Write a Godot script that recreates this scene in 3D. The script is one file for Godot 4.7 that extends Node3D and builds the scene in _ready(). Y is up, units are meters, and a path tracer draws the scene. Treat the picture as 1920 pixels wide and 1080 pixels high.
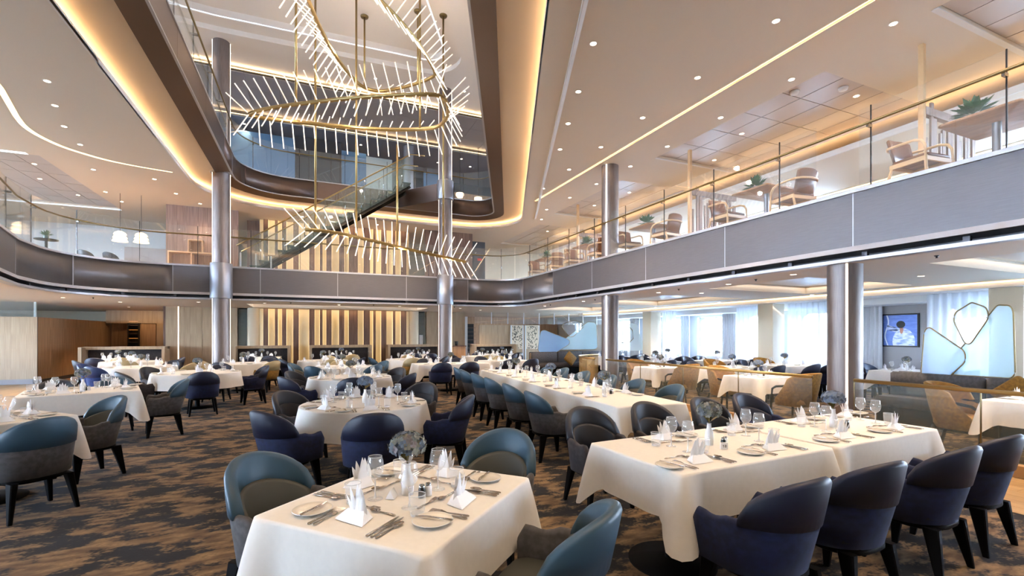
extends Node3D
# A three-deck ship restaurant: metres, y up; room axes are x (across) and z (along). The carpet is y = 0.
const CEIL1 := 2.60
const FLOOR2 := 3.55
const CEIL2 := 6.08
const CEIL3 := 10.2
var M := {}
var taken := {}
var proto := {}
var rng := RandomNumberGenerator.new()

# ------------------------------------------------------------------ scene tree helpers
func numbered(called: String) -> String:
	if not taken.has(called):
		taken[called] = 0
		return called
	taken[called] += 1
	return "%s_%03d" % [called, taken[called]]

func tag(o: Node, label := "", category := "", group := "", kind := "") -> Node:
	if label: o.set_meta("label", label)
	if category: o.set_meta("category", category)
	if group: o.set_meta("group", group)
	if kind: o.set_meta("kind", kind)
	return o

func thing(called: String, label: String, category: String, at := Vector3.ZERO, turn := 0.0, group := "") -> Node3D:
	var o := Node3D.new()
	o.name = numbered(called)
	add_child(o)
	o.position = at
	o.rotation.y = turn
	tag(o, label, category, group)
	return o

func part(parent: Node, called: String, mesh: Mesh, mat: Material, at := Vector3.ZERO, b := Basis()) -> MeshInstance3D:
	var o := MeshInstance3D.new()
	o.name = called
	o.mesh = mesh
	o.material_override = mat
	o.transform = Transform3D(b, at)
	o.cast_shadow = GeometryInstance3D.SHADOW_CASTING_SETTING_ON
	parent.add_child(o, true)
	return o

func single(called: String, mesh: Mesh, mat: Material, label: String, category: String, at := Vector3.ZERO, b := Basis(), group := "") -> MeshInstance3D:
	var o := part(self, numbered(called), mesh, mat, at, b)
	tag(o, label, category, group)
	return o

func struct(called: String, mesh: Mesh, mat: Material, label := "") -> MeshInstance3D:
	var o := part(self, numbered(called), mesh, mat)
	tag(o, label, "", "", "structure")
	return o

# A prototype is built once and every use duplicates it.
func place(key: String, at: Vector3, turn: float, label: String, group := "") -> Node3D:
	var p: Dictionary = proto[key]
	var c: Node3D = p.node.duplicate()
	c.name = numbered(p.name)
	add_child(c)
	c.position = at
	c.rotation.y = turn
	tag(c, label, p.category, group)
	return c

func keep(key: String, called: String, category: String, o: Node3D) -> void:
	proto[key] = {"node": o, "name": called, "category": category}

# ------------------------------------------------------------------ mesh helpers
func mb(smooth := true) -> SurfaceTool:
	var st := SurfaceTool.new()
	st.begin(Mesh.PRIMITIVE_TRIANGLES)
	st.set_smooth_group(0 if smooth else -1)
	return st

func fin(st: SurfaceTool) -> ArrayMesh:
	st.generate_normals()
	return st.commit()

func tri(st: SurfaceTool, a: Vector3, b: Vector3, c: Vector3) -> void:
	st.add_vertex(a); st.add_vertex(b); st.add_vertex(c)

func quad(st: SurfaceTool, a: Vector3, b: Vector3, c: Vector3, d: Vector3) -> void:
	tri(st, a, b, c); tri(st, a, c, d)

func box(st: SurfaceTool, c: Vector3, s: Vector3, b := Basis()) -> void:
	st.set_smooth_group(-1)
	var h := s / 2
	var v: Array[Vector3] = []
	for i in 8:
		v.append(c + b * Vector3(h.x if i & 1 else -h.x, h.y if i & 2 else -h.y, h.z if i & 4 else -h.z))
	for f in [[0, 2, 3, 1], [4, 5, 7, 6], [0, 1, 5, 4], [2, 6, 7, 3], [0, 4, 6, 2], [1, 3, 7, 5]]:
		quad(st, v[f[0]], v[f[1]], v[f[2]], v[f[3]])
	st.set_smooth_group(0)

func box_mesh(s: Vector3, c := Vector3.ZERO) -> ArrayMesh:
	var st := mb(false)
	box(st, c, s)
	return fin(st)

func span(a: Vector3, b: Vector3) -> ArrayMesh:
	return box_mesh((b - a).abs(), (a + b) / 2)

func loft(st: SurfaceTool, rings: Array, closed := true, caps := true) -> void:
	var n: int = rings[0].size()
	for i in rings.size() - 1:
		var p: PackedVector3Array = rings[i]
		var q: PackedVector3Array = rings[i + 1]
		for k in (n if closed else n - 1):
			var j := (k + 1) % n
			quad(st, p[k], q[k], q[j], p[j])
	if caps:
		for e in [0, rings.size() - 1]:
			var r: PackedVector3Array = rings[e]
			var c := Vector3.ZERO
			for v in r: c += v
			c /= n
			for k in n:
				if e == 0: tri(st, c, r[k], r[(k + 1) % n])
				else: tri(st, c, r[(k + 1) % n], r[k])

func tube(st: SurfaceTool, pts: Array, r: float, n := 8, closed := false) -> void:
	var rings := []
	var up := Vector3.UP
	var m := pts.size()
	for i in m:
		var a: Vector3 = pts[(i - 1 + m) % m] if (closed or i > 0) else pts[i]
		var b: Vector3 = pts[(i + 1) % m] if (closed or i < m - 1) else pts[i]
		var t := (b - a).normalized()
		var side := t.cross(up)
		if side.length() < 0.15: side = t.cross(Vector3.RIGHT)
		side = side.normalized()
		var nn := side.cross(t)
		var ring := PackedVector3Array()
		for k in n:
			var w := TAU * k / n
			ring.append(pts[i] + (side * cos(w) + nn * sin(w)) * r)
		rings.append(ring)
	if closed: rings.append(rings[0])
	loft(st, rings, true, not closed)

func tube_mesh(pts: Array, r: float, n := 8, closed := false) -> ArrayMesh:
	var st := mb()
	tube(st, pts, r, n, closed)
	return fin(st)

func lathe(st: SurfaceTool, prof: Array, n := 16, c := Vector3.ZERO, wob := 0.0) -> void:
	var rings := []
	for p in prof:
		var ring := PackedVector3Array()
		for k in n:
			var w := TAU * k / n
			var rr: float = p.x * (1.0 + wob * (1 if k % 2 else -1))
			ring.append(c + Vector3(cos(w) * rr, p.y, sin(w) * rr))
		rings.append(ring)
	loft(st, rings, true, false)

func lathe_mesh(prof: Array, n := 16, c := Vector3.ZERO, smooth := true, wob := 0.0) -> ArrayMesh:
	var st := mb(smooth)
	lathe(st, prof, n, c, wob)
	return fin(st)

func rrect(w: float, d: float, r: float, n := 4) -> PackedVector2Array:
	var out := PackedVector2Array()
	for q in 4:
		var cx := (w / 2 - r) * (1 if q in [0, 3] else -1)
		var cz := (d / 2 - r) * (1 if q in [0, 1] else -1)
		for k in n + 1:
			var a := PI / 2 * (q + float(k) / n)
			out.append(Vector2(cx + cos(a) * r, cz + sin(a) * r))
	return out

func at_y(o: PackedVector2Array, y: float, k := 1.0, c := Vector2.ZERO) -> PackedVector3Array:
	var out := PackedVector3Array()
	for p in o: out.append(Vector3(c.x + (p.x - c.x) * k, y, c.y + (p.y - c.y) * k))
	return out

# a block with rounded plan corners and soft upper and lower edges
func rblock(w: float, h: float, d: float, r: float, e := 0.01) -> ArrayMesh:
	var st := mb()
	var o := rrect(w, d, r)
	var i := rrect(w - 2 * e, d - 2 * e, maxf(r - e, 0.002))
	loft(st, [at_y(i, 0), at_y(o, e * 0.6), at_y(o, h - e), at_y(i, h - e * 0.2), at_y(i, h)])
	return fin(st)

func prism(st: SurfaceTool, poly: PackedVector2Array, y0: float, y1: float) -> void:
	st.set_smooth_group(-1)
	var ix := Geometry2D.triangulate_polygon(poly)
	for k in range(0, ix.size(), 3):
		var a := poly[ix[k]]; var b := poly[ix[k + 1]]; var c := poly[ix[k + 2]]
		tri(st, Vector3(a.x, y1, a.y), Vector3(b.x, y1, b.y), Vector3(c.x, y1, c.y))
		tri(st, Vector3(a.x, y0, a.y), Vector3(c.x, y0, c.y), Vector3(b.x, y0, b.y))
	for k in poly.size():
		var a := poly[k]; var b := poly[(k + 1) % poly.size()]
		quad(st, Vector3(a.x, y0, a.y), Vector3(a.x, y1, a.y), Vector3(b.x, y1, b.y), Vector3(b.x, y0, b.y))
	st.set_smooth_group(0)

# flat panel standing in the x-y plane with an outline, thickness t along z
func panel_xy(poly: PackedVector2Array, t: float) -> ArrayMesh:
	var st := mb(false)
	prism(st, poly, -t / 2, t / 2)
	var m := fin(st)
	var a := m.surface_get_arrays(0)
	var v: PackedVector3Array = a[Mesh.ARRAY_VERTEX]
	var n: PackedVector3Array = a[Mesh.ARRAY_NORMAL]
	for k in v.size():
		v[k] = Vector3(v[k].x, v[k].z, -v[k].y)
		n[k] = Vector3(n[k].x, n[k].z, -n[k].y)
	a[Mesh.ARRAY_VERTEX] = v
	a[Mesh.ARRAY_NORMAL] = n
	var out := ArrayMesh.new()
	out.add_surface_from_arrays(Mesh.PRIMITIVE_TRIANGLES, a)
	return out

func rect2(x0: float, z0: float, x1: float, z1: float) -> PackedVector2Array:
	return PackedVector2Array([Vector2(x0, z0), Vector2(x1, z0), Vector2(x1, z1), Vector2(x0, z1)])

# a horizontal plate with holes, as a slab from y0 up to y1
func plate(st: SurfaceTool, outer: PackedVector2Array, holes: Array, y0: float, y1: float) -> void:
	var polys := [outer]
	for h in holes:
		var lo := Vector2(1e9, 1e9); var hi := -lo
		for p in h: lo = lo.min(p); hi = hi.max(p)
		var mid := (lo.x + hi.x) / 2
		var next := []
		for q in polys:
			if Geometry2D.intersect_polygons(q, h).is_empty():
				next.append(q)
				continue
			for half in [rect2(-99, -99, mid, 99), rect2(mid, -99, 99, 99)]:
				for piece in Geometry2D.intersect_polygons(q, half):
					for left in Geometry2D.clip_polygons(piece, h): next.append(left)
		polys = next
	for q in polys: prism(st, q, y0, y1)

func round_poly(pts: Array, rad: Array, n := 8) -> PackedVector2Array:
	var out := PackedVector2Array()
	var m := pts.size()
	for i in m:
		var p: Vector2 = pts[i]
		var a: Vector2 = (pts[(i - 1 + m) % m] - p).normalized()
		var b: Vector2 = (pts[(i + 1) % m] - p).normalized()
		var half := acos(clampf(a.dot(b), -1, 1)) / 2
		var cut: float = rad[i] / tan(half)
		var c: Vector2 = p + (a + b).normalized() * (float(rad[i]) / sin(half))
		var u: Vector2 = p + a * cut - c
		var v: Vector2 = p + b * cut - c
		var ang: float = u.angle_to(v)
		for k in n + 1: out.append(c + u.rotated(ang * k / n))
	return out

func normals_of(o: PackedVector2Array) -> PackedVector2Array:
	var out := PackedVector2Array()
	var n := o.size()
	for i in n:
		var d1 := (o[i] - o[(i - 1 + n) % n]).normalized()
		var d2 := (o[(i + 1) % n] - o[i]).normalized()
		var d := (d1 + d2).normalized()
		out.append(Vector2(-d.y, d.x) / maxf(d1.dot(d), 0.6))
	return out

func grow(o: PackedVector2Array, by: float) -> PackedVector2Array:
	var n := normals_of(o)
	var out := PackedVector2Array()
	for i in o.size(): out.append(o[i] + n[i] * by)
	return out

# carries a profile of (outward, height) points round an outline
func sweep(o: PackedVector2Array, prof: Array, closed_prof := true, i0 := 0, i1 := -1) -> ArrayMesh:
	var st := mb(false)
	var nn := normals_of(o)
	var rings := []
	var last := o.size() if i1 < 0 else i1
	for i in range(i0, last + 1):
		var k := i % o.size()
		var ring := PackedVector3Array()
		for p in prof:
			var q: Vector2 = o[k] + nn[k] * p.x
			ring.append(Vector3(q.x, p.y, q.y))
		rings.append(ring)
	loft(st, rings, closed_prof, false)
	return fin(st)

# points every `step` metres on a polyline between two distances, each [position, outward normal]
func along(o: PackedVector2Array, from: float, to: float, step: float, closed := true) -> Array:
	var out := []
	var run := 0.0
	var want := from
	for i in (o.size() if closed else o.size() - 1):
		var a := o[i]; var b := o[(i + 1) % o.size()]
		var l := a.distance_to(b)
		while want <= run + l and want <= to + 1e-4:
			var p := a.lerp(b, (want - run) / maxf(l, 1e-6))
			var d := (b - a).normalized()
			out.append([p, Vector2(-d.y, d.x)])
			want += step
		run += l
	return out

func facing(n: Vector2) -> Basis:   # local +z looks along the outward normal, local x runs along the line
	return Basis(Vector3.UP, atan2(n.x, n.y))

# ------------------------------------------------------------------ textures and materials
func noise(freq: float, kind := FastNoiseLite.TYPE_SIMPLEX_SMOOTH, oct := 4, sd := 1) -> FastNoiseLite:
	var f := FastNoiseLite.new()
	f.noise_type = kind
	f.frequency = freq
	f.fractal_octaves = oct
	f.seed = sd
	return f

func grey(n: FastNoiseLite, w: int, h: int, tw: int, th: int) -> Image:
	var im := n.get_seamless_image(w, h)
	im.convert(Image.FORMAT_L8)
	im.resize(tw, th, Image.INTERPOLATE_CUBIC)
	return im

func ramp(im: Image, stops: Array) -> ImageTexture:
	var g := Gradient.new()
	g.offsets = PackedFloat32Array(stops.map(func(s): return s[0]))
	g.colors = PackedColorArray(stops.map(func(s): return s[1]))
	var lut := []
	for i in 256: lut.append(g.sample(i / 255.0))
	var out := Image.create(im.get_width(), im.get_height(), false, Image.FORMAT_RGB8)
	for y in im.get_height():
		for x in im.get_width():
			out.set_pixel(x, y, lut[int(im.get_pixel(x, y).r * 255.0)])
	return ImageTexture.create_from_image(out)

func mk(called: String, col: Color, rough := 0.6, metal := 0.0, tex: Texture2D = null, scale := Vector3.ONE, world := false) -> StandardMaterial3D:
	var m := StandardMaterial3D.new()
	m.resource_name = called
	m.albedo_color = col
	m.roughness = rough
	m.metallic = metal
	if tex:
		m.albedo_texture = tex
		m.uv1_triplanar = true
		m.uv1_world_triplanar = world
		m.uv1_scale = scale
	M[called] = m
	return m

func glow(called: String, col: Color, energy: float) -> StandardMaterial3D:
	var m := mk(called, Color(0.9, 0.9, 0.88), 0.5)
	m.emission_enabled = true
	m.emission = col
	m.emission_energy_multiplier = energy
	return m

func pane(called: String, col: Color, alpha: float, rough := 0.02) -> StandardMaterial3D:
	var m := mk(called, Color(col.r, col.g, col.b, alpha), rough)
	m.transparency = BaseMaterial3D.TRANSPARENCY_ALPHA
	return m

func materials() -> void:
	# carpet: tan pile with long brushed marks of charcoal and navy
	var broad := grey(noise(0.015, FastNoiseLite.TYPE_SIMPLEX_SMOOTH, 6, 11), 740, 1024, 1024, 1024)
	var streak := grey(noise(0.055, FastNoiseLite.TYPE_SIMPLEX_SMOOTH, 4, 5), 380, 1024, 1024, 1024)
	var fine := grey(noise(0.22, FastNoiseLite.TYPE_SIMPLEX_SMOOTH, 3, 8), 700, 1024, 1024, 1024)
	var tint := grey(noise(0.012, FastNoiseLite.TYPE_SIMPLEX_SMOOTH, 2, 21), 512, 512, 1024, 1024)
	var im := Image.create(1024, 1024, false, Image.FORMAT_RGB8)
	var tan_a := Color(0.56, 0.45, 0.31); var tan_b := Color(0.37, 0.285, 0.20)
	var dark := Color(0.06, 0.056, 0.06); var navy := Color(0.10, 0.105, 0.13)
	for y in 1024:
		for x in 1024:
			var b := broad.get_pixel(x, y).r
			var s := streak.get_pixel(x, y).r
			var f := fine.get_pixel(x, y).r
			var c := tan_a.lerp(tan_b, smoothstep(0.3, 0.7, s * 0.65 + f * 0.35))
			var k := smoothstep(0.56, 0.73, b * 0.68 + s * 0.30 + f * 0.26)
			c = c.lerp(dark.lerp(navy, smoothstep(0.35, 0.65, tint.get_pixel(x, y).r)), k * 0.95)
			im.set_pixel(x, y, c * (0.72 + 0.50 * f))
	mk("carpet", Color.WHITE, 0.95, 0, ImageTexture.create_from_image(im), Vector3.ONE / 5.6, true)
	# wood, fine grain upright in the texture
	var grain := grey(noise(0.09, FastNoiseLite.TYPE_SIMPLEX, 4, 3), 512, 7, 512, 512)
	var oak := ramp(grain, [[0.2, Color(0.69, 0.615, 0.52)], [0.5, Color(0.74, 0.665, 0.565)], [0.8, Color(0.78, 0.71, 0.61)]])
	var walnut := ramp(grain, [[0.2, Color(0.34, 0.25, 0.21)], [0.55, Color(0.44, 0.335, 0.285)], [0.8, Color(0.52, 0.41, 0.35)]])
	var honey := ramp(grain, [[0.2, Color(0.57, 0.45, 0.33)], [0.5, Color(0.65, 0.52, 0.39)], [0.8, Color(0.72, 0.59, 0.46)]])
	mk("oak", Color(0.93, 0.90, 0.86), 0.55, 0, oak, Vector3(0.9, 0.9, 0.9))
	mk("oak_floor", Color(0.92, 0.83, 0.70), 0.35, 0, oak, Vector3(1.2, 0.25, 0.4))
	mk("walnut", Color(1, 1, 1), 0.5, 0, walnut, Vector3(1.1, 0.8, 1.1))
	mk("walnut_grey", Color(1.0, 0.96, 0.94), 0.5, 0, ramp(grain, [[0.2, Color(0.49, 0.42, 0.39)], [0.8, Color(0.64, 0.56, 0.52)]]), Vector3(1.1, 0.8, 1.1))
	mk("honey", Color(1, 1, 1), 0.45, 0, honey, Vector3(1, 0.8, 1))
	mk("table_wood", Color(0.90, 0.80, 0.72), 0.35, 0, honey, Vector3(0.9, 0.9, 0.9))
	mk("bent_wood", Color(0.80, 0.66, 0.49), 0.4)
	mk("tan_leather", Color(0.42, 0.26, 0.16), 0.45)
	# cloth, leather, velvet
	var nap := ramp(grey(noise(0.03, FastNoiseLite.TYPE_SIMPLEX_SMOOTH, 5, 17), 256, 256, 256, 256), [[0.25, Color(0.80, 0.80, 0.80)], [0.5, Color(0.91, 0.91, 0.91)], [0.75, Color(1, 1, 1)]])
	for v in [["velvet_navy", Color(0.10, 0.145, 0.30)], ["velvet_grey", Color(0.34, 0.33, 0.335)], ["velvet_dark", Color(0.22, 0.20, 0.21)], ["velvet_gold", Color(0.60, 0.43, 0.15)], ["velvet_taupe", Color(0.40, 0.36, 0.34)], ["velvet_blue", Color(0.13, 0.22, 0.45)]]:
		var m := mk(v[0], v[1], 0.85, 0, nap, Vector3.ONE * 2.2)
		m.rim_enabled = true
		m.rim = 0.5
		m.rim_tint = 0.6
	mk("leather_navy", Color(0.075, 0.105, 0.20), 0.5)
	mk("leather_teal", Color(0.195, 0.305, 0.375), 0.45)
	mk("leather_slate", Color(0.11, 0.125, 0.17), 0.5)
	mk("leather_blue", Color(0.11, 0.19, 0.36), 0.45)
	mk("leather_sage", Color(0.30, 0.30, 0.275), 0.5)
	mk("leather_khaki", Color(0.66, 0.585, 0.42), 0.45)
	mk("leather_gold", Color(0.66, 0.49, 0.22), 0.5)
	mk("black_wood", Color(0.028, 0.026, 0.028), 0.6).metallic_specular = 0.2
	var weave := grey(noise(0.05, FastNoiseLite.TYPE_SIMPLEX_SMOOTH, 3, 40), 256, 256, 256, 256)
	var linen := mk("linen", Color(0.925, 0.905, 0.875), 0.85, 0, ramp(weave, [[0.2, Color(0.985, 0.985, 0.985)], [0.8, Color(1, 1, 1)]]), Vector3.ONE * 1.5)
	linen.rim_enabled = true
	linen.rim = 0.15
	mk("napkin", Color(0.95, 0.95, 0.955), 0.8)
	# metals
	var brush := ramp(grey(noise(0.16, FastNoiseLite.TYPE_SIMPLEX, 3, 30), 24, 256, 256, 256), [[0.2, Color(0.955, 0.955, 0.955)], [0.8, Color(1, 1, 1)]])
	var brush_up := ramp(grey(noise(0.16, FastNoiseLite.TYPE_SIMPLEX, 3, 31), 256, 24, 256, 256), [[0.2, Color(0.90, 0.90, 0.90)], [0.8, Color(1, 1, 1)]])
	mk("column_metal", Color(0.52, 0.48, 0.465), 0.48, 0.8, brush_up, Vector3(1.2, 0.6, 1.2))
	mk("collar_metal", Color(0.60, 0.595, 0.61), 0.42, 0.8)
	mk("fascia_metal", Color(0.42, 0.405, 0.41), 0.46, 0.6, brush, Vector3(0.7, 2.0, 0.7))
	mk("bronze_metal", Color(0.40, 0.335, 0.305), 0.38, 0.7, brush, Vector3(0.7, 2.0, 0.7))
	mk("bronze_soffit", Color(0.38, 0.29, 0.22), 0.5, 0.3)
	mk("silver_trim", Color(0.70, 0.70, 0.72), 0.4, 0.5)
	mk("brass", Color(0.64, 0.545, 0.36), 0.3, 0.9)
	mk("antique_brass", Color(0.50, 0.435, 0.30), 0.35, 0.85)
	mk("steel", Color(0.72, 0.69, 0.66), 0.18, 1.0)
	mk("chrome", Color(0.75, 0.76, 0.77), 0.08, 1.0)
	mk("black", Color(0.03, 0.03, 0.035), 0.5)
	mk("dark_steel", Color(0.17, 0.165, 0.17), 0.4, 0.5)
	# building
	mk("ceiling_paint", Color(0.845, 0.79, 0.715), 0.75)
	mk("ceiling_white", Color(0.87, 0.85, 0.83), 0.7)
	mk("recess_paint", Color(0.86, 0.80, 0.72), 0.8)
	mk("tile_paint", Color(0.75, 0.69, 0.645), 0.3)
	mk("tile_grey", Color(0.58, 0.575, 0.59), 0.35)
	mk("tile_pale", Color(0.72, 0.69, 0.67), 0.35)
	mk("ceiling_blue", Color(0.46, 0.50, 0.57), 0.4)
	mk("wall_cream", Color(0.86, 0.80, 0.70), 0.7)
	mk("wall_grey", Color(0.60, 0.585, 0.585), 0.75)
	mk("wall_white", Color(0.85, 0.85, 0.85), 0.7)
	mk("wall_dark", Color(0.24, 0.235, 0.25), 0.6)
	mk("slat_back", Color(0.94, 0.88, 0.74), 0.7)
	mk("plinth_wood", Color(0.66, 0.52, 0.36), 0.45)
	pane("glass", Color(0.90, 0.97, 0.97), 0.05)
	pane("glass_rail", Color(0.88, 0.95, 0.95), 0.035)
	pane("crystal", Color(0.97, 0.98, 0.98), 0.16)
	pane("frosted", Color(0.74, 0.88, 0.92), 0.42, 0.25)
	pane("frosted_white", Color(0.86, 0.92, 0.93), 0.62, 0.25)
	pane("smoked", Color(0.55, 0.58, 0.55), 0.35)
	var sheer := mk("sheer", Color(0.90, 0.91, 0.93, 0.62), 0.9)
	sheer.transparency = BaseMaterial3D.TRANSPARENCY_ALPHA
	sheer.backlight_enabled = true
	sheer.backlight = Color(0.7, 0.7, 0.72)
	var drape := mk("drape", Color(0.78, 0.78, 0.79), 0.9)
	drape.backlight_enabled = true
	drape.backlight = Color(0.25, 0.25, 0.27)
	mk("porcelain", Color(0.90, 0.875, 0.83), 0.18)
	mk("plate_rim", Color(0.88, 0.89, 0.90), 0.2)
	mk("pepper", Color(0.06, 0.06, 0.06), 0.3)
	mk("leaf", Color(0.22, 0.36, 0.16), 0.6)
	mk("dry_leaf", Color(0.42, 0.35, 0.16), 0.6)
	mk("pot_green", Color(0.28, 0.38, 0.36), 0.5)
	var petals := mk("petals", Color.WHITE, 0.75)
	petals.vertex_color_use_as_albedo = true
	glow("led_warm", Color(1.0, 0.84, 0.60), 2.2)
	glow("led_white", Color(1.0, 0.93, 0.85), 2.2)
	glow("led_cool", Color(0.85, 0.92, 1.0), 0.7)
	glow("lamp_tube", Color(1.0, 0.90, 0.80), 0.6)
	glow("downlight_lens", Color(1.0, 0.93, 0.84), 9.0)
	glow("lamp_shade", Color(1.0, 0.86, 0.66), 1.6)
	glow("amber_light", Color(1.0, 0.62, 0.24), 1.2)
	glow("slat_led", Color(1.0, 0.88, 0.66), 2.2)
	mk("leaf_print", Color(0.13, 0.15, 0.13), 0.6)
	mk("sepal", Color(0.46, 0.52, 0.50), 0.8)
	pane("smoked_amber", Color(0.72, 0.58, 0.36), 0.4)
	pane("frosted_blue", Color(0.50, 0.68, 0.84), 0.42, 0.25)
	mk("sign_red", Color(0.75, 0.12, 0.10), 0.5)
	mk("tread", Color(0.42, 0.47, 0.45), 0.12, 0.6)
	mk("dark_chrome", Color(0.30, 0.28, 0.26), 0.15, 0.9)
	pane("glass_green", Color(0.72, 0.86, 0.82), 0.06)
	pane("crystal_rim", Color(0.95, 0.96, 0.97), 0.5)

# ------------------------------------------------------------------ camera, sky, large lights
func _ready() -> void:
	rng.seed = 7
	var cam := Camera3D.new()
	cam.name = "camera"
	cam.projection = Camera3D.PROJECTION_FRUSTUM
	cam.near = 0.05
	cam.far = 200.0
	cam.size = 0.05 * 1080.0 / 870.0
	cam.frustum_offset = Vector2(0, 0.05 * 88.0 / 870.0)
	cam.position = Vector3(0, 1.55, 0)
	cam.rotation_degrees = Vector3(0, -23.43, 0)
	cam.current = true
	add_child(cam)
	var we := WorldEnvironment.new()
	we.name = "environment"
	var e := Environment.new()
	var sky := Sky.new()
	var ps := ProceduralSkyMaterial.new()
	ps.sky_top_color = Color(0.62, 0.78, 1.0)
	ps.sky_horizon_color = Color(0.86, 0.93, 1.0)
	ps.ground_horizon_color = Color(0.80, 0.88, 0.95)
	ps.ground_bottom_color = Color(0.45, 0.55, 0.65)
	ps.sky_energy_multiplier = 1.0
	sky.sky_material = ps
	e.background_mode = Environment.BG_SKY
	e.sky = sky
	e.background_energy_multiplier = 68.0
	e.tonemap_mode = Environment.TONE_MAPPER_LINEAR
	e.tonemap_exposure = 1.38
	e.sdfgi_enabled = true
	e.ssao_enabled = true
	e.ssil_enabled = true
	we.environment = e
	add_child(we)
	materials()
	shell()
	balcony()
	opening()
	columns()
	left_zone()
	far_zone()
	window_zone()
	upper_deck()
	top_deck()
	stair()
	prototypes()
	dining()
	balcony_furniture()
	chandeliers()
	downlights()
	for k in proto: proto[k].node.free()

func area(at: Vector3, look: Vector3, size: Vector2, col: Color, energy: float) -> void:
	var l := AreaLight3D.new()
	l.name = numbered("area_light")
	l.area_size = size
	l.light_color = col
	l.light_energy = energy
	l.area_range = 40.0
	l.area_attenuation = 2.0
	l.shadow_enabled = true
	add_child(l)
	l.position = at
	var up := Vector3.UP if absf(look.normalized().y) < 0.9 else Vector3.FORWARD
	l.look_at(at + look, up)

func omni(at: Vector3, col: Color, energy: float, size := 0.15) -> void:
	var l := OmniLight3D.new()
	l.name = numbered("omni_light")
	l.light_color = col
	l.light_energy = energy
	l.light_size = size
	l.omni_range = 40.0
	l.omni_attenuation = 2.0
	l.shadow_enabled = true
	add_child(l)
	l.position = at

func spot(at: Vector3, col: Color, energy: float, angle := 48.0) -> void:
	var l := SpotLight3D.new()
	l.name = numbered("spot_light")
	l.light_color = col
	l.light_energy = energy
	l.light_size = 0.05
	l.spot_range = 40.0
	l.spot_attenuation = 2.0
	l.spot_angle = angle
	l.shadow_enabled = true
	add_child(l)
	l.position = at
	l.rotation_degrees = Vector3(-90, 0, 0)

const WARM := Color(1.0, 0.83, 0.63)
const SOFT := Color(1.0, 0.88, 0.745)

# ------------------------------------------------------------------ outlines of the openings (x, z)
var H2: PackedVector2Array
var V3: PackedVector2Array

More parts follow.
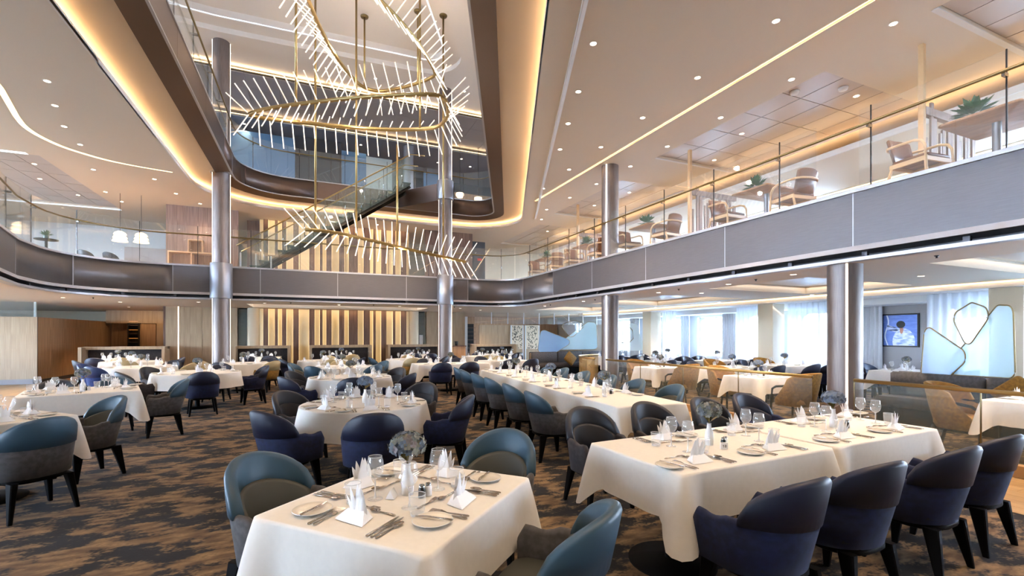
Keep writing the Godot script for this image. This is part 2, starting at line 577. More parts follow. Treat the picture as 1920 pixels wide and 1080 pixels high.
# ------------------------------------------------------------------ room shell
func shell() -> void:
	H2 = round_poly([Vector2(7.1, 4), Vector2(7.1, -16.22), Vector2(-5.95, -16.22), Vector2(-5.72, -13.2), Vector2(-4.95, -10.2), Vector2(-4.95, 4)], [0.3, 1.15, 1.9, 1.0, 2.0, 0.3])
	V3 = round_poly([Vector2(0.9, -3.6), Vector2(6.95, -17.85), Vector2(-2.15, -17.7), Vector2(-2.15, -2.6)], [0.6, 0.75, 1.5, 0.6])
	var all := rect2(-13.5, -26.5, 14.2, 7.5)
	# floors
	var st := mb(false)
	plate(st, all, [], -0.30, -0.012)
	var fl := struct("floor", fin(st), M.plinth_wood)
	st = mb(false)
	plate(st, rect2(-4.65, -20.0, 5.63, 6.5), [], -0.012, 0.0)
	struct("floor_carpet", fin(st), M.carpet, "tan carpet with brushed charcoal streaks under the dining tables")
	st = mb(false)
	plate(st, rect2(7.16, -19.0, 13.6, 6.5), [], -0.012, 0.0)
	struct("floor_carpet", fin(st), M.carpet, "tan streaked carpet behind the glass partition")
	# planks that show beside the carpet
	for area_ in [[5.64, 7.02, 0.197, -9.6, 0.6, 1.7], [-8.2, -4.66, 0.295, -19.6, -6.4, 2.2]]:
		var w: float = area_[2]
		var n := int((area_[1] - area_[0]) / w)
		for i in n:
			var z: float = area_[3] + (i % 3) * area_[5] / 3.0
			var z0: float = area_[3]
			while z0 < area_[4]:
				var z1: float = minf(z, area_[4])
				if z1 - z0 > 0.1:
					var x0: float = area_[0] + i * w
					part(fl, "plank", span(Vector3(x0 + 0.0015, -0.012, z0 + 0.0015), Vector3(x0 + w - 0.0015, -rng.randf_range(0.0002, 0.001), z1 - 0.0015)), M.oak_floor)
				z0 = z1
				z += area_[5]
	# ceiling over the dining floor, with its raised coffers towards the windows
	var cof := [[8.3, -7.9, 11.6, -5.6], [8.6, -13.2, 11.4, -9.6], [8.6, -17.4, 11.4, -14.8], [8.3, -3.8, 11.6, -0.5], [-2.0, -20.0, 4.2, -17.9]]
	st = mb(false)
	var holes := [grow(H2, 0.02)]
	for c in cof: holes.append(rect2(c[0], c[1], c[2], c[3]))
	for c in [Vector2(7.38, -10.4), Vector2(7.38, -4.42)]: holes.append(disc(c, 0.226))
	plate(st, all, holes, CEIL1, CEIL1 + 0.02)
	plate(st, all, [grow(H2, 0.05), disc(Vector2(7.38, -10.4), 0.226)], CEIL1 + 0.02 + 0.16, CEIL1 + 0.2)
	for c in cof: rim(st, c, CEIL1 + 0.02, CEIL1 + 0.18)
	struct("ceiling", fin(st), M.ceiling_paint, "beige ceiling over the dining floor under the balcony")
	for c in cof:
		var mx: float = (c[0] + c[2]) / 2; var mz: float = (c[1] + c[3]) / 2
		for s in [[c[0] + 0.05, mz, 0.03, c[3] - c[1] - 0.1], [c[2] - 0.05, mz, 0.03, c[3] - c[1] - 0.1], [mx, c[1] + 0.05, c[2] - c[0] - 0.2, 0.03], [mx, c[3] - 0.05, c[2] - c[0] - 0.2, 0.03]]:
			area(Vector3(s[0], CEIL1 + 0.155, s[1]), Vector3.DOWN, Vector2(s[2], s[3]), Color(1.0, 0.93, 0.85), 0.22)
		struct("ceiling_coffer", span(Vector3(c[0] + 0.16, CEIL1 + 0.16, c[1] + 0.16), Vector3(c[2] - 0.16, CEIL1 + 0.18, c[3] - 0.16)), M.tile_paint)
	st = mb(false)
	plate(st, all, [grow(H2, 0.05), disc(Vector2(7.38, -10.4), 0.226)], FLOOR2 - 0.05, FLOOR2)
	struct("floor_balcony", fin(st), M.oak_floor, "pale wood floor of the balcony deck")
	# ceiling over the balcony, with tile fields and light slots
	var lip := grow(V3, 1.1)
	holes = [lip]
	for c in TILES: holes.append(rect2(c[0], c[1], c[2], c[3]))
	holes.append(rect2(6.93, -14.1, 7.01, 3.0))
	st = mb(false)
	plate(st, all, holes, CEIL2, CEIL2 + 0.06)
	plate(st, all, [grow(V3, 1.5)], CEIL2 + 0.12, CEIL2 + 0.2)
	for c in TILES: rim(st, c, CEIL2 + 0.06, CEIL2 + 0.12)
	struct("ceiling_balcony", fin(st), M.ceiling_paint, "beige ceiling over the balcony deck with downlights")
	tag(part(self, numbered("ceiling_light_line"), span(Vector3(6.94, CEIL2 + 0.03, -14.08), Vector3(7.0, CEIL2 + 0.05, 2.9)), M.led_warm), "straight warm light line in the right balcony ceiling", "light line")
	for k in 6: area(Vector3(6.97, CEIL2 + 0.02, -13 + k * 2.8), Vector3.DOWN, Vector2(0.05, 2.6), WARM, 0.35)
	var bow := PackedVector2Array()
	for p in [Vector2(-4.7, -7.0), Vector2(-4.85, -9.3), Vector2(-5.23, -11.54), Vector2(-5.6, -12.9), Vector2(-5.71, -13.6), Vector2(-5.62, -14.2), Vector2(-5.38, -14.7), Vector2(-4.85, -15.2), Vector2(-4.2, -15.47), Vector2(-3.54, -15.62)]: bow.append(p)
	var pts := []
	var cur := Curve3D.new()
	for i in bow.size():
		var t := (bow[mini(i + 1, bow.size() - 1)] - bow[maxi(i - 1, 0)]) / 6.0
		cur.add_point(Vector3(bow[i].x, CEIL2, bow[i].y), Vector3(-t.x, 0, -t.y), Vector3(t.x, 0, t.y))
	for p in cur.tessellate(4, 3): pts.append(p)
	st = mb(false)
	var rings := []
	for i in pts.size():
		var t: Vector3 = (pts[mini(i + 1, pts.size() - 1)] - pts[maxi(i - 1, 0)]).normalized()
		var s := Vector3(-t.z, 0, t.x) * (0.05 * sin(PI * clampf(1.15 - i / float(pts.size()), 0.12, 0.5)))
		rings.append(PackedVector3Array([pts[i] - s + Vector3(0, -0.004, 0), pts[i] + s + Vector3(0, -0.004, 0), pts[i] + s + Vector3(0, 0.01, 0), pts[i] - s + Vector3(0, 0.01, 0)]))
	loft(st, rings)
	tag(part(self, numbered("ceiling_light_line"), fin(st), M.led_warm), "curved warm light line in the left balcony ceiling", "light line")
	for f in TILES:   # tiles
		var base := struct("ceiling_tiles", span(Vector3(f[0], CEIL2 + 0.10, f[1]), Vector3(f[2], CEIL2 + 0.12, f[3])), M.dark_steel)
		var nx := int(round((f[2] - f[0]) / 0.62)); var nz := int(round((f[3] - f[1]) / 0.84))
		var sx: float = (f[2] - f[0]) / nx; var sz: float = (f[3] - f[1]) / nz
		for i in nx:
			for j in nz:
				var h := rng.randf_range(0.0, 0.004)
				part(base, "tile", span(Vector3(f[0] + i * sx + 0.008, CEIL2 + 0.05 + h, f[1] + j * sz + 0.008), Vector3(f[0] + (i + 1) * sx - 0.008, CEIL2 + 0.09, f[1] + (j + 1) * sz - 0.008)), M.tile_paint if f[0] > 0 else M.tile_pale)
	# plain pale ledges, and at left cool light slots, ending the tile fields
	for s in [[8.1, -9.46, 11.1, -9.40], [8.35, -15.28, 10.8, -15.21], [8.6, -21.3, 10.8, -21.22], [7.95, -3.62, 11.1, -3.54], [-10.5, -21.1, -6.3, -20.95], [-10.5, -15.5, -6.5, -15.36]]:
		var k: int = taken.get("slot", 0)
		var m := span(Vector3(s[0], CEIL2 - 0.012, s[1]), Vector3(s[2], CEIL2, s[3]))
		if k < 4: single("ceiling_ledge", m, M.ceiling_white, "pale ledge along the end of %s" % ["the nearest large tiled ceiling field", "the second tiled ceiling field", "the farthest right tiled ceiling field", "the tiled field at the top right corner"][k], "ledge")
		else: single("ceiling_light_slot", m, M.led_cool, "cool light slot at the %s end of the left tiled field" % ["far", "near"][k - 4], "light line")
		taken["slot"] = taken.get("slot", 0) + 1
	# top ceiling with the stepped dome
	var dome := round_poly([Vector2(4.95, -15.15), Vector2(-5.4, -15.6), Vector2(-6.0, -5.0), Vector2(-0.2, -5.2)], [1.0, 3.0, 2.5, 2.0])
	st = mb(false)
	plate(st, all, [dome], CEIL3, CEIL3 + 0.05)
	plate(st, all, [grow(dome, -0.55)], CEIL3 + 0.16, CEIL3 + 0.2)
	plate(st, all, [], CEIL3 + 0.34, CEIL3 + 0.5)
	struct("ceiling_top", fin(st), M.ceiling_white, "white top ceiling with a stepped oval recess")
	struct("ceiling_dome", sweep(dome, [Vector2(0.02, CEIL3), Vector2(0.02, CEIL3 + 0.2)], false), M.ceiling_white)
	struct("ceiling_dome", sweep(grow(dome, -0.55), [Vector2(0.02, CEIL3 + 0.16), Vector2(0.02, CEIL3 + 0.36)], false), M.ceiling_white)
	tag(part(self, numbered("ceiling_light_line"), sweep(grow(dome, -0.50), [Vector2(-0.02, CEIL3 + 0.145), Vector2(0.02, CEIL3 + 0.145), Vector2(0.02, CEIL3 + 0.16), Vector2(-0.02, CEIL3 + 0.16)]), M.led_cool), "thin white light line round the oval dome of the top ceiling", "light line")
	# walls with thickness: window sides, far end, near end
	for side in [["wall_right", 14.2, DECKS_R], ["wall_left", -13.9, DECKS_L]]:
		st = mb(false)
		var x: float = side[1] + 0.2
		var low := -0.3
		for deck in side[2]:
			box(st, Vector3(x, (low + deck[0]) / 2, -9.5), Vector3(0.4, deck[0] - low, 34))
			low = deck[1]
			var z := -26.5
			for w in WINS:
				if side[1] < 0 and deck[0] < 1.0 and w[0] > 0.0: continue
				if w[0] - z > 0.01: box(st, Vector3(x, (deck[0] + deck[1]) / 2, (z + w[0]) / 2), Vector3(0.4, deck[1] - deck[0], w[0] - z))
				z = w[1]
			box(st, Vector3(x, (deck[0] + deck[1]) / 2, (z + 7.5) / 2), Vector3(0.4, deck[1] - deck[0], 7.5 - z))
		box(st, Vector3(x, (low + CEIL3 + 0.5) / 2, -9.5), Vector3(0.4, CEIL3 + 0.5 - low, 34))
		struct(side[0], fin(st), M.wall_white)
	struct("wall_far", span(Vector3(-13.9, -0.3, -26.9), Vector3(14.6, CEIL3 + 0.5, -26.5)), M.wall_cream)
	struct("wall_near", span(Vector3(-13.9, -0.3, 7.5), Vector3(14.6, CEIL3 + 0.5, 7.9)), M.wall_cream)

const TILES := [[8.1, -9.4, 11.1, -5.18], [8.35, -15.2, 10.8, -11.2], [8.6, -21.2, 10.8, -17.0], [7.95, -3.55, 11.1, 1.5], [-10.5, -20.95, -6.3, -15.5]]
const DECKS_R := [[0.75, 2.25], [4.2, 5.55], [7.8, 8.8]]
const DECKS_L := [[0.9, 2.45], [3.9, 5.95], [7.6, 9.0]]
const WINS := [[-20.4, -18.0], [-17.2, -16.2], [-15.8, -14.7], [-14.1, -12.6], [-11.9, -10.9], [-9.9, -8.8], [-5.3, -3.6], [-3.0, -1.4], [-0.8, 0.9], [1.6, 3.2], [3.9, 5.6]]

func disc(c: Vector2, r: float) -> PackedVector2Array:
	var out := PackedVector2Array()
	for k in 24: out.append(c + Vector2(cos(TAU * k / 24), sin(TAU * k / 24)) * r)
	return out

func rim(st: SurfaceTool, c: Array, y0: float, y1: float) -> void:
	var h := (y1 - y0)
	var y := (y0 + y1) / 2
	box(st, Vector3(c[0] - 0.01, y, (c[1] + c[3]) / 2), Vector3(0.02, h, c[3] - c[1] + 0.04))
	box(st, Vector3(c[2] + 0.01, y, (c[1] + c[3]) / 2), Vector3(0.02, h, c[3] - c[1] + 0.04))
	box(st, Vector3((c[0] + c[2]) / 2, y, c[1] - 0.01), Vector3(c[2] - c[0], h, 0.02))
	box(st, Vector3((c[0] + c[2]) / 2, y, c[3] + 0.01), Vector3(c[2] - c[0], h, 0.02))

# ------------------------------------------------------------------ balcony edge: panels, trims, glass, handrail
func balcony() -> void:
	var f := thing("balcony_fascia", "brushed metal fascia panels wrapping the balcony edge", "fascia")
	f.set_meta("kind", "structure")
	var total := 0.0
	for i in H2.size(): total += H2[i].distance_to(H2[(i + 1) % H2.size()])
	# joints every 2.235 m
	var start := 0.0
	var dist := []   # distance at every vertex
	for i in H2.size():
		dist.append(start)
		start += H2[i].distance_to(H2[(i + 1) % H2.size()])
	var first := 0.0
	# the right-hand run starts at vertex 9 - 1: measure so that a joint falls at z = -4.14
	for i in H2.size():
		if absf(H2[i].x - 7.1) < 0.01 and absf(H2[(i + 1) % H2.size()].x - 7.1) < 0.01: first = dist[i] + (H2[i].y + 4.14)
	var d := fposmod(first, 2.235)
	var joints := [d - 2.235]
	while d < total + 2.0:
		joints.append(d)
		d += 2.235
	var nn := normals_of(H2)
	for j in joints.size() - 1:
		var a: float = maxf(joints[j] + 0.008, 0); var b: float = minf(joints[j + 1] - 0.008, total)
		if b - a < 0.05: continue
		var rings := []
		var stops := [a]
		for x in dist:
			if x > a + 0.01 and x < b - 0.01: stops.append(x)
		stops.append(b)
		for s in stops:
			var q: Array = pn(H2, dist, s)
			var ring := PackedVector3Array()
			for p in [Vector2(0, 2.815), Vector2(0, 3.57), Vector2(0.03, 3.57), Vector2(0.03, 2.815)]:
				var v: Vector2 = q[0] + q[1] * p.x
				ring.append(Vector3(v.x, p.y, v.y))
			rings.append(ring)
		var st := mb(stops.size() > 3)
		loft(st, rings, true, true)
		part(f, "panel", fin(st), M.fascia_metal)
		var q2: Array = pn(H2, dist, clampf(joints[j], 0, total - 0.01))
		part(f, "joint_strip", box_mesh(Vector3(0.016, 0.76, 0.02)), M.silver_trim, Vector3(q2[0].x, 3.19, q2[0].y) + Vector3(q2[1].x, 0, q2[1].y) * 0.006, facing(q2[1]))
	part(f, "cap", sweep(H2, [Vector2(-0.035, 3.57), Vector2(-0.035, 3.62), Vector2(0.20, 3.62), Vector2(0.20, 3.57)]), M.silver_trim)
	part(f, "lower_trim", sweep(H2, [Vector2(-0.03, 2.74), Vector2(-0.012, 2.815), Vector2(0.10, 2.815), Vector2(0.10, 2.742)]), M.silver_trim)
	# a deep air slot between the two trims: a channel of the same metal as the panels, with spacers
	part(f, "air_slot", sweep(H2, [Vector2(0.0, 2.74), Vector2(0.42, 2.74), Vector2(0.42, 2.65), Vector2(0.0, 2.65)], false), M.fascia_metal)
	for q in along(H2, 0.4, total - 0.2, 1.12):
		part(f, "slot_spacer", box_mesh(Vector3(0.07, 0.088, 0.05)), M.fascia_metal, Vector3(q[0].x, 2.695, q[0].y) + Vector3(q[1].x, 0, q[1].y) * 0.16, facing(q[1]))
	part(f, "bottom_trim", sweep(H2, [Vector2(-0.03, CEIL1), Vector2(-0.03, 2.648), Vector2(0.12, 2.648), Vector2(0.12, CEIL1)]), M.silver_trim)
	part(f, "back", sweep(H2, [Vector2(0.06, 2.80), Vector2(0.06, 3.58)], false), M.dark_steel)
	# glass balustrade
	var g := thing("glass_balustrade", "frameless glass balustrade with a slim handrail round the balcony edge", "balustrade")
	glass_run(g, grow(H2, 0.09), 3.62, 4.76, 4.50, 1.38, [Vector2(7.38, -4.42), Vector2(7.38, -10.4), Vector2(-2.43, -16.0), Vector2(4.36, -16.0)], -2.58)

func pn(o: PackedVector2Array, dist: Array, s: float) -> Array:
	var n := o.size()
	var i := 0
	while i < n - 1 and dist[i + 1] <= s: i += 1
	var a := o[i]; var b := o[(i + 1) % n]
	var nn := normals_of(o)
	var k: float = (s - dist[i]) / maxf(a.distance_to(b), 1e-5)
	return [a.lerp(b, k), nn[i].lerp(nn[(i + 1) % n], k)]

func glass_run(g: Node, o: PackedVector2Array, y0: float, y1: float, rail_y: float, step: float, gaps: Array, anchor := 1e9) -> void:
	var total := 0.0
	var first := 0.0
	for i in o.size():
		var a := o[i]; var b := o[(i + 1) % o.size()]
		if anchor < 1e8 and a.distance_to(b) > 10 and a.x > 6 and b.x > 6: first = fposmod(total + a.y - anchor, step)
		total += a.distance_to(b)
	var marks := along(o, first, total, step)
	for i in marks.size():
		var p: Vector2 = marks[i][0]; var q: Vector2 = marks[(i + 1) % marks.size()][0]
		if p.distance_to(q) > step * 1.2: continue
		var blocked := false
		for c in gaps:
			if c.distance_to(Geometry2D.get_closest_point_to_segment(c, p, q)) < 0.30: blocked = true
		var mid := (p + q) / 2
		var dir := (q - p).normalized()
		if not blocked or p.distance_to(q) > 0.9:
			var l := p.distance_to(q) - 0.02
			var s := Vector3(l, y1 - y0, 0.016)
			if blocked:
				var near: Vector2 = gaps[0]
				for c in gaps:
					if c.distance_to(mid) < near.distance_to(mid): near = c
				for seg in [[p, near - dir * 0.30], [near + dir * 0.30, q]]:
					var along_: float = (seg[1] - seg[0]).dot(dir)
					if along_ < 0.15: continue
					var m2: Vector2 = p + dir * ((seg[0] - p).dot(dir) + along_ / 2)
					part(g, "glass_panel", box_mesh(Vector3(along_ - 0.02, y1 - y0, 0.016)), M.glass_rail, Vector3(m2.x, (y0 + y1) / 2, m2.y), facing(Vector2(-dir.y, dir.x)))
			else:
				part(g, "glass_panel", box_mesh(s), M.glass_rail, Vector3(mid.x, (y0 + y1) / 2, mid.y), facing(Vector2(-dir.y, dir.x)))
		part(g, "glass_edge", box_mesh(Vector3(0.012, y1 - y0 + 0.02, 0.018)), M.dark_steel, Vector3(p.x, (y0 + y1) / 2, p.y), facing(marks[i][1]))
		var inw := Vector3(-marks[i][1].x, 0, -marks[i][1].y)
		part(g, "rail_bracket", box_mesh(Vector3(0.03, 0.04, 0.09)), M.chrome, Vector3(p.x, rail_y - 0.03, p.y) + inw * 0.04, facing(marks[i][1]))
	var run := []
	for v in grow(o, -0.09): run.append(Vector3(v.x, rail_y, v.y))
	part(g, "handrail", tube_mesh(run, 0.021, 8, true), M.antique_brass)

# ------------------------------------------------------------------ opening to the top deck
func opening() -> void:
	var f := thing("deck_opening_rim", "dark bronze rim and lit cove round the opening to the top deck", "fascia")
	f.set_meta("kind", "structure")
	# panels: split the rim in pieces about 2.4 m long
	var dist := []
	var total := 0.0
	for i in V3.size():
		dist.append(total)
		total += V3[i].distance_to(V3[(i + 1) % V3.size()])
	var n := int(total / 2.4)
	for j in n:
		var a := total * j / n + 0.004; var b := total * (j + 1) / n - 0.004
		var stops := [a]
		for x in dist:
			if x > a + 0.01 and x < b - 0.01: stops.append(x)
		stops.append(b)
		var rings := []
		for s in stops:
			var q: Array = pn(V3, dist, s)
			var ring := PackedVector3Array()
			for p in [Vector2(0, 6.36), Vector2(0, 6.95), Vector2(0.05, 6.95), Vector2(0.05, 6.36)]:
				var v: Vector2 = q[0] + q[1] * p.x
				ring.append(Vector3(v.x, p.y, v.y))
			rings.append(ring)
		var st := mb(stops.size() > 3)
		loft(st, rings, true, true)
		part(f, "panel", fin(st), M.bronze_metal)
	part(f, "cap", sweep(V3, [Vector2(-0.02, 6.95), Vector2(-0.02, 6.98), Vector2(0.2, 6.98), Vector2(0.2, 6.95)]), M.silver_trim)
	part(f, "lower_bead", sweep(V3, [Vector2(-0.015, 6.335), Vector2(-0.015, 6.36), Vector2(0.05, 6.36), Vector2(0.05, 6.335)]), M.silver_trim)
	part(f, "soffit", sweep(V3, [Vector2(0.0, 6.34), Vector2(0.40, 6.27), Vector2(0.40, 6.34)]), M.bronze_soffit)
	part(f, "cove_ceiling", sweep(V3, [Vector2(0.40, 6.33), Vector2(1.5, 6.33), Vector2(1.5, 6.36), Vector2(0.40, 6.36)]), M.recess_paint)
	part(f, "cove_back", sweep(V3, [Vector2(1.5, CEIL2 + 0.06), Vector2(1.5, 6.36), Vector2(1.53, 6.36), Vector2(1.53, CEIL2 + 0.06)]), M.recess_paint)
	part(f, "cove_lip", sweep(V3, [Vector2(1.1, CEIL2), Vector2(1.1, CEIL2 + 0.10), Vector2(1.13, CEIL2 + 0.10), Vector2(1.13, CEIL2)]), M.ceiling_white)
	part(f, "cove_light", sweep(V3, [Vector2(1.24, CEIL2 + 0.07), Vector2(1.24, CEIL2 + 0.09), Vector2(1.28, CEIL2 + 0.09), Vector2(1.28, CEIL2 + 0.07)]), M.led_warm)
	part(f, "ceiling_bead", sweep(V3, [Vector2(1.58, CEIL2 - 0.022), Vector2(1.60, CEIL2 - 0.022), Vector2(1.66, CEIL2), Vector2(1.58, CEIL2)], true, 0, 9), M.ceiling_white)
	var line := grow(V3, 1.26)
	for i in line.size():
		var a := line[i]; var b := line[(i + 1) % line.size()]
		var l := a.distance_to(b)
		var k := maxi(1, int(round(l / 3.2)))
		if l < 0.12: continue
		for j in k:
			var p := a.lerp(b, (j + 0.5) / k)
			var lt := AreaLight3D.new()
			lt.name = numbered("area_light")
			lt.area_size = Vector2(l / k, 0.05)
			lt.light_color = WARM
			lt.light_energy = 0.32 * l / k
			lt.area_range = 40.0
			lt.area_attenuation = 2.0
			lt.shadow_enabled = true
			add_child(lt)
			var d := (b - a).normalized()
			lt.transform = Transform3D(Basis(Vector3(d.x, 0, d.y), Vector3(d.y, 0, -d.x), Vector3(0, -1, 0)), Vector3(p.x, CEIL2 + 0.10, p.y))
	var g := thing("glass_balustrade", "frameless glass balustrade round the opening of the top deck", "balustrade")
	glass_run(g, grow(V3, 0.10), 6.98, 8.05, 7.85, 1.5, [Vector2(4.36, -16.0)])
	# floor of the top deck behind the rim
	var st := mb(false)
	plate(st, rect2(-13.5, -26.5, 14.2, 7.5), [grow(V3, 0.06)], 6.86, 6.94)
	struct("floor_top_deck", fin(st), M.oak_floor)
	# landing beside the far column, where the stair arrives
	st = mb(false)
	prism(st, PackedVector2Array([Vector2(3.05, -18.0), Vector2(3.05, -17.7), Vector2(4.1, -16.25), Vector2(4.7, -16.05), Vector2(5.1, -18.0)]), 6.34, 6.94)
	struct("floor_landing", fin(st), M.bronze_metal, "bronze clad landing beside the far column at the head of the stair")

# ------------------------------------------------------------------ columns
func columns() -> void:
	var spots := [[-2.43, -16.0, "tall brushed metal column at the far left of the atrium with collar", 1.55], [4.36, -16.0, "tall brushed metal column at the far right of the atrium with collar", 1.75], [7.38, -10.4, "brushed metal column at the balcony edge beside the long table", 2.45], [7.38, -4.42, "wide brushed metal column behind the two joined tables", 1.15]]
	for i in 4:
		var s: Array = spots[i]
		var t := thing("column", s[2], "column", Vector3(s[0], 0, s[1]))
		t.set_meta("kind", "thing")
		var r := 0.225
		var top: float = CEIL3 if i < 2 else CEIL2
		for seg in ([[0.0, 2.66], [3.62, 6.33], [6.96, CEIL3]] if i < 2 else ([[0.0, CEIL1], [3.56, CEIL2]] if i == 2 else [[0.0, CEIL1]])):
			part(t, "shaft", lathe_mesh([Vector2(r, seg[0]), Vector2(r, seg[1])], 40), M.column_metal)
			for a in ([0.0, PI] if i < 2 else [0.0]):
				# light strips set flush in the shaft
				var ang: float = s[3] + a if i < 2 else s[3]
				var toward := Vector2(-s[0], -s[1]).normalized()
				var dirn := Vector3(toward.x, 0, toward.y).rotated(Vector3.UP, (PI / 2 - 0.12 if a == 0.0 else -PI / 2 + 0.12) if i < 2 else ([0.0, 0.0, -0.42, 0.1][i]))
				part(t, "light_strip", box_mesh(Vector3(0.03, seg[1] - seg[0] - 0.01, 0.012)), M.led_white, dirn * (r + 0.001) + Vector3(0, (seg[0] + seg[1]) / 2, 0), Basis(Vector3.UP, atan2(dirn.x, dirn.z)))
		if i < 2:
			for c in [[2.62, 3.66], [6.31, 6.98]]:
				part(t, "collar", lathe_mesh([Vector2(r, c[0]), Vector2(0.285, c[0]), Vector2(0.29, c[0] + 0.01), Vector2(0.29, c[1] - 0.01), Vector2(0.285, c[1]), Vector2(r, c[1])], 40), M.collar_metal)

# ------------------------------------------------------------------ zones round the dining floor
func panelled(called: String, x0: float, x1: float, y0: float, y1: float, z: float, mat: Material, board: float, label: String) -> Node3D:
	# upright boards with fine open joints on a dark backing, facing +z
	var t := struct(called, span(Vector3(x0, y0, z - 0.05), Vector3(x1, y1, z - 0.02)), M.wall_dark, label)
	var n := maxi(1, int(round((x1 - x0) / board)))
	for i in n:
		part(t, "board", span(Vector3(lerpf(x0, x1, float(i) / n) + 0.002, y0, z - 0.02), Vector3(lerpf(x0, x1, float(i + 1) / n) - 0.002, y1, z)), mat)
	return t

func left_zone() -> void:
	# service block with oak front, brown side and glass above
	panelled("wall_service_front", -13.4, -7.95, 0.16, 2.12, -19.45, M.oak, 0.9, "pale oak partition wall at the far left")
	struct("baseboard_service", span(Vector3(-13.4, 0, -19.5), Vector3(-7.95, 0.16, -19.47)), M.wall_grey)
	var side := struct("wall_service_side", span(Vector3(-8.06, 0.0, -25.6), Vector3(-8.0, 2.12, -19.47)), M.wall_dark, "brown wood side of the service block receding to the wine shelf")
	for i in 7:
		part(side, "board", span(Vector3(-8.0, 0.12, -25.6 + i * 0.875 + 0.002), Vector3(-7.975, 2.12, -25.6 + (i + 1) * 0.875 - 0.002)), M.honey)
	var tr := thing("transom_glazing", "glass panes with slim frame above the oak partition at far left", "glazing", Vector3(-8.0, 2.12, -19.46))
	for i in 4:
		part(tr, "pane", box_mesh(Vector3(1.2, 0.46, 0.012)), M.glass, Vector3(-0.62 - i * 1.24, 0.235, 0))
		part(tr, "post", box_mesh(Vector3(0.05, 0.47, 0.05)), M.frosted_white, Vector3(-0.0 - i * 1.24, 0.237, 0))
	panelled("wall_back_left", -7.95, -4.9, 0, CEIL1, -25.4, M.honey, 0.6, "honey wood wall at the end of the left passage")
	struct("wall_back_left_head", span(Vector3(-7.95, 2.05, -24.9), Vector3(-4.9, CEIL1, -24.8)), M.oak)
	var w := thing("wine_shelf", "tall dark wine shelf with lit bottles at the far left", "shelf", Vector3(-6.95, 0.1, -24.7))
	part(w, "case", box_mesh(Vector3(0.36, 1.95, 0.04), Vector3(0, 0.98, -0.14)), M.black)
	for s in [-1, 1]: part(w, "side", box_mesh(Vector3(0.03, 1.95, 0.3), Vector3(s * 0.18, 0.98, 0)), M.black)
	for i in 11:
		part(w, "shelf_board", box_mesh(Vector3(0.33, 0.015, 0.26), Vector3(0, 0.06 + i * 0.18, 0)), M.walnut)
		if i % 2 == 0: part(w, "shelf_light", box_mesh(Vector3(0.3, 0.008, 0.015), Vector3(0, 0.045 + i * 0.18 + 0.18, 0.1)), M.amber_light)
	struct("door_1", span(Vector3(-6.76, 0, -24.78), Vector3(-6.2, 2.02, -24.72)), M.honey, "honey wood door panel beside the wine shelf")
	area(Vector3(-6.5, 2.5, -24.0), Vector3(0, -1, -0.35), Vector2(1.4, 0.3), WARM, 0.7)
	panelled("wall_return", -6.18, -4.9, 0, CEIL1, -24.75, M.oak, 0.4, "oak wall right of the wine shelf door")
	struct("wall_corner", span(Vector3(-4.95, 0, -24.75), Vector3(-4.88, CEIL1, -20.62)), M.walnut)
	panelled("wall_oak_left", -4.88, -2.6, 0, CEIL1, -20.6, M.oak, 0.57, "pale oak wall between the passage and the far left column")
	struct("trim_1", span(Vector3(-4.50, 0, -20.6), Vector3(-4.47, CEIL1, -20.585)), M.led_white)

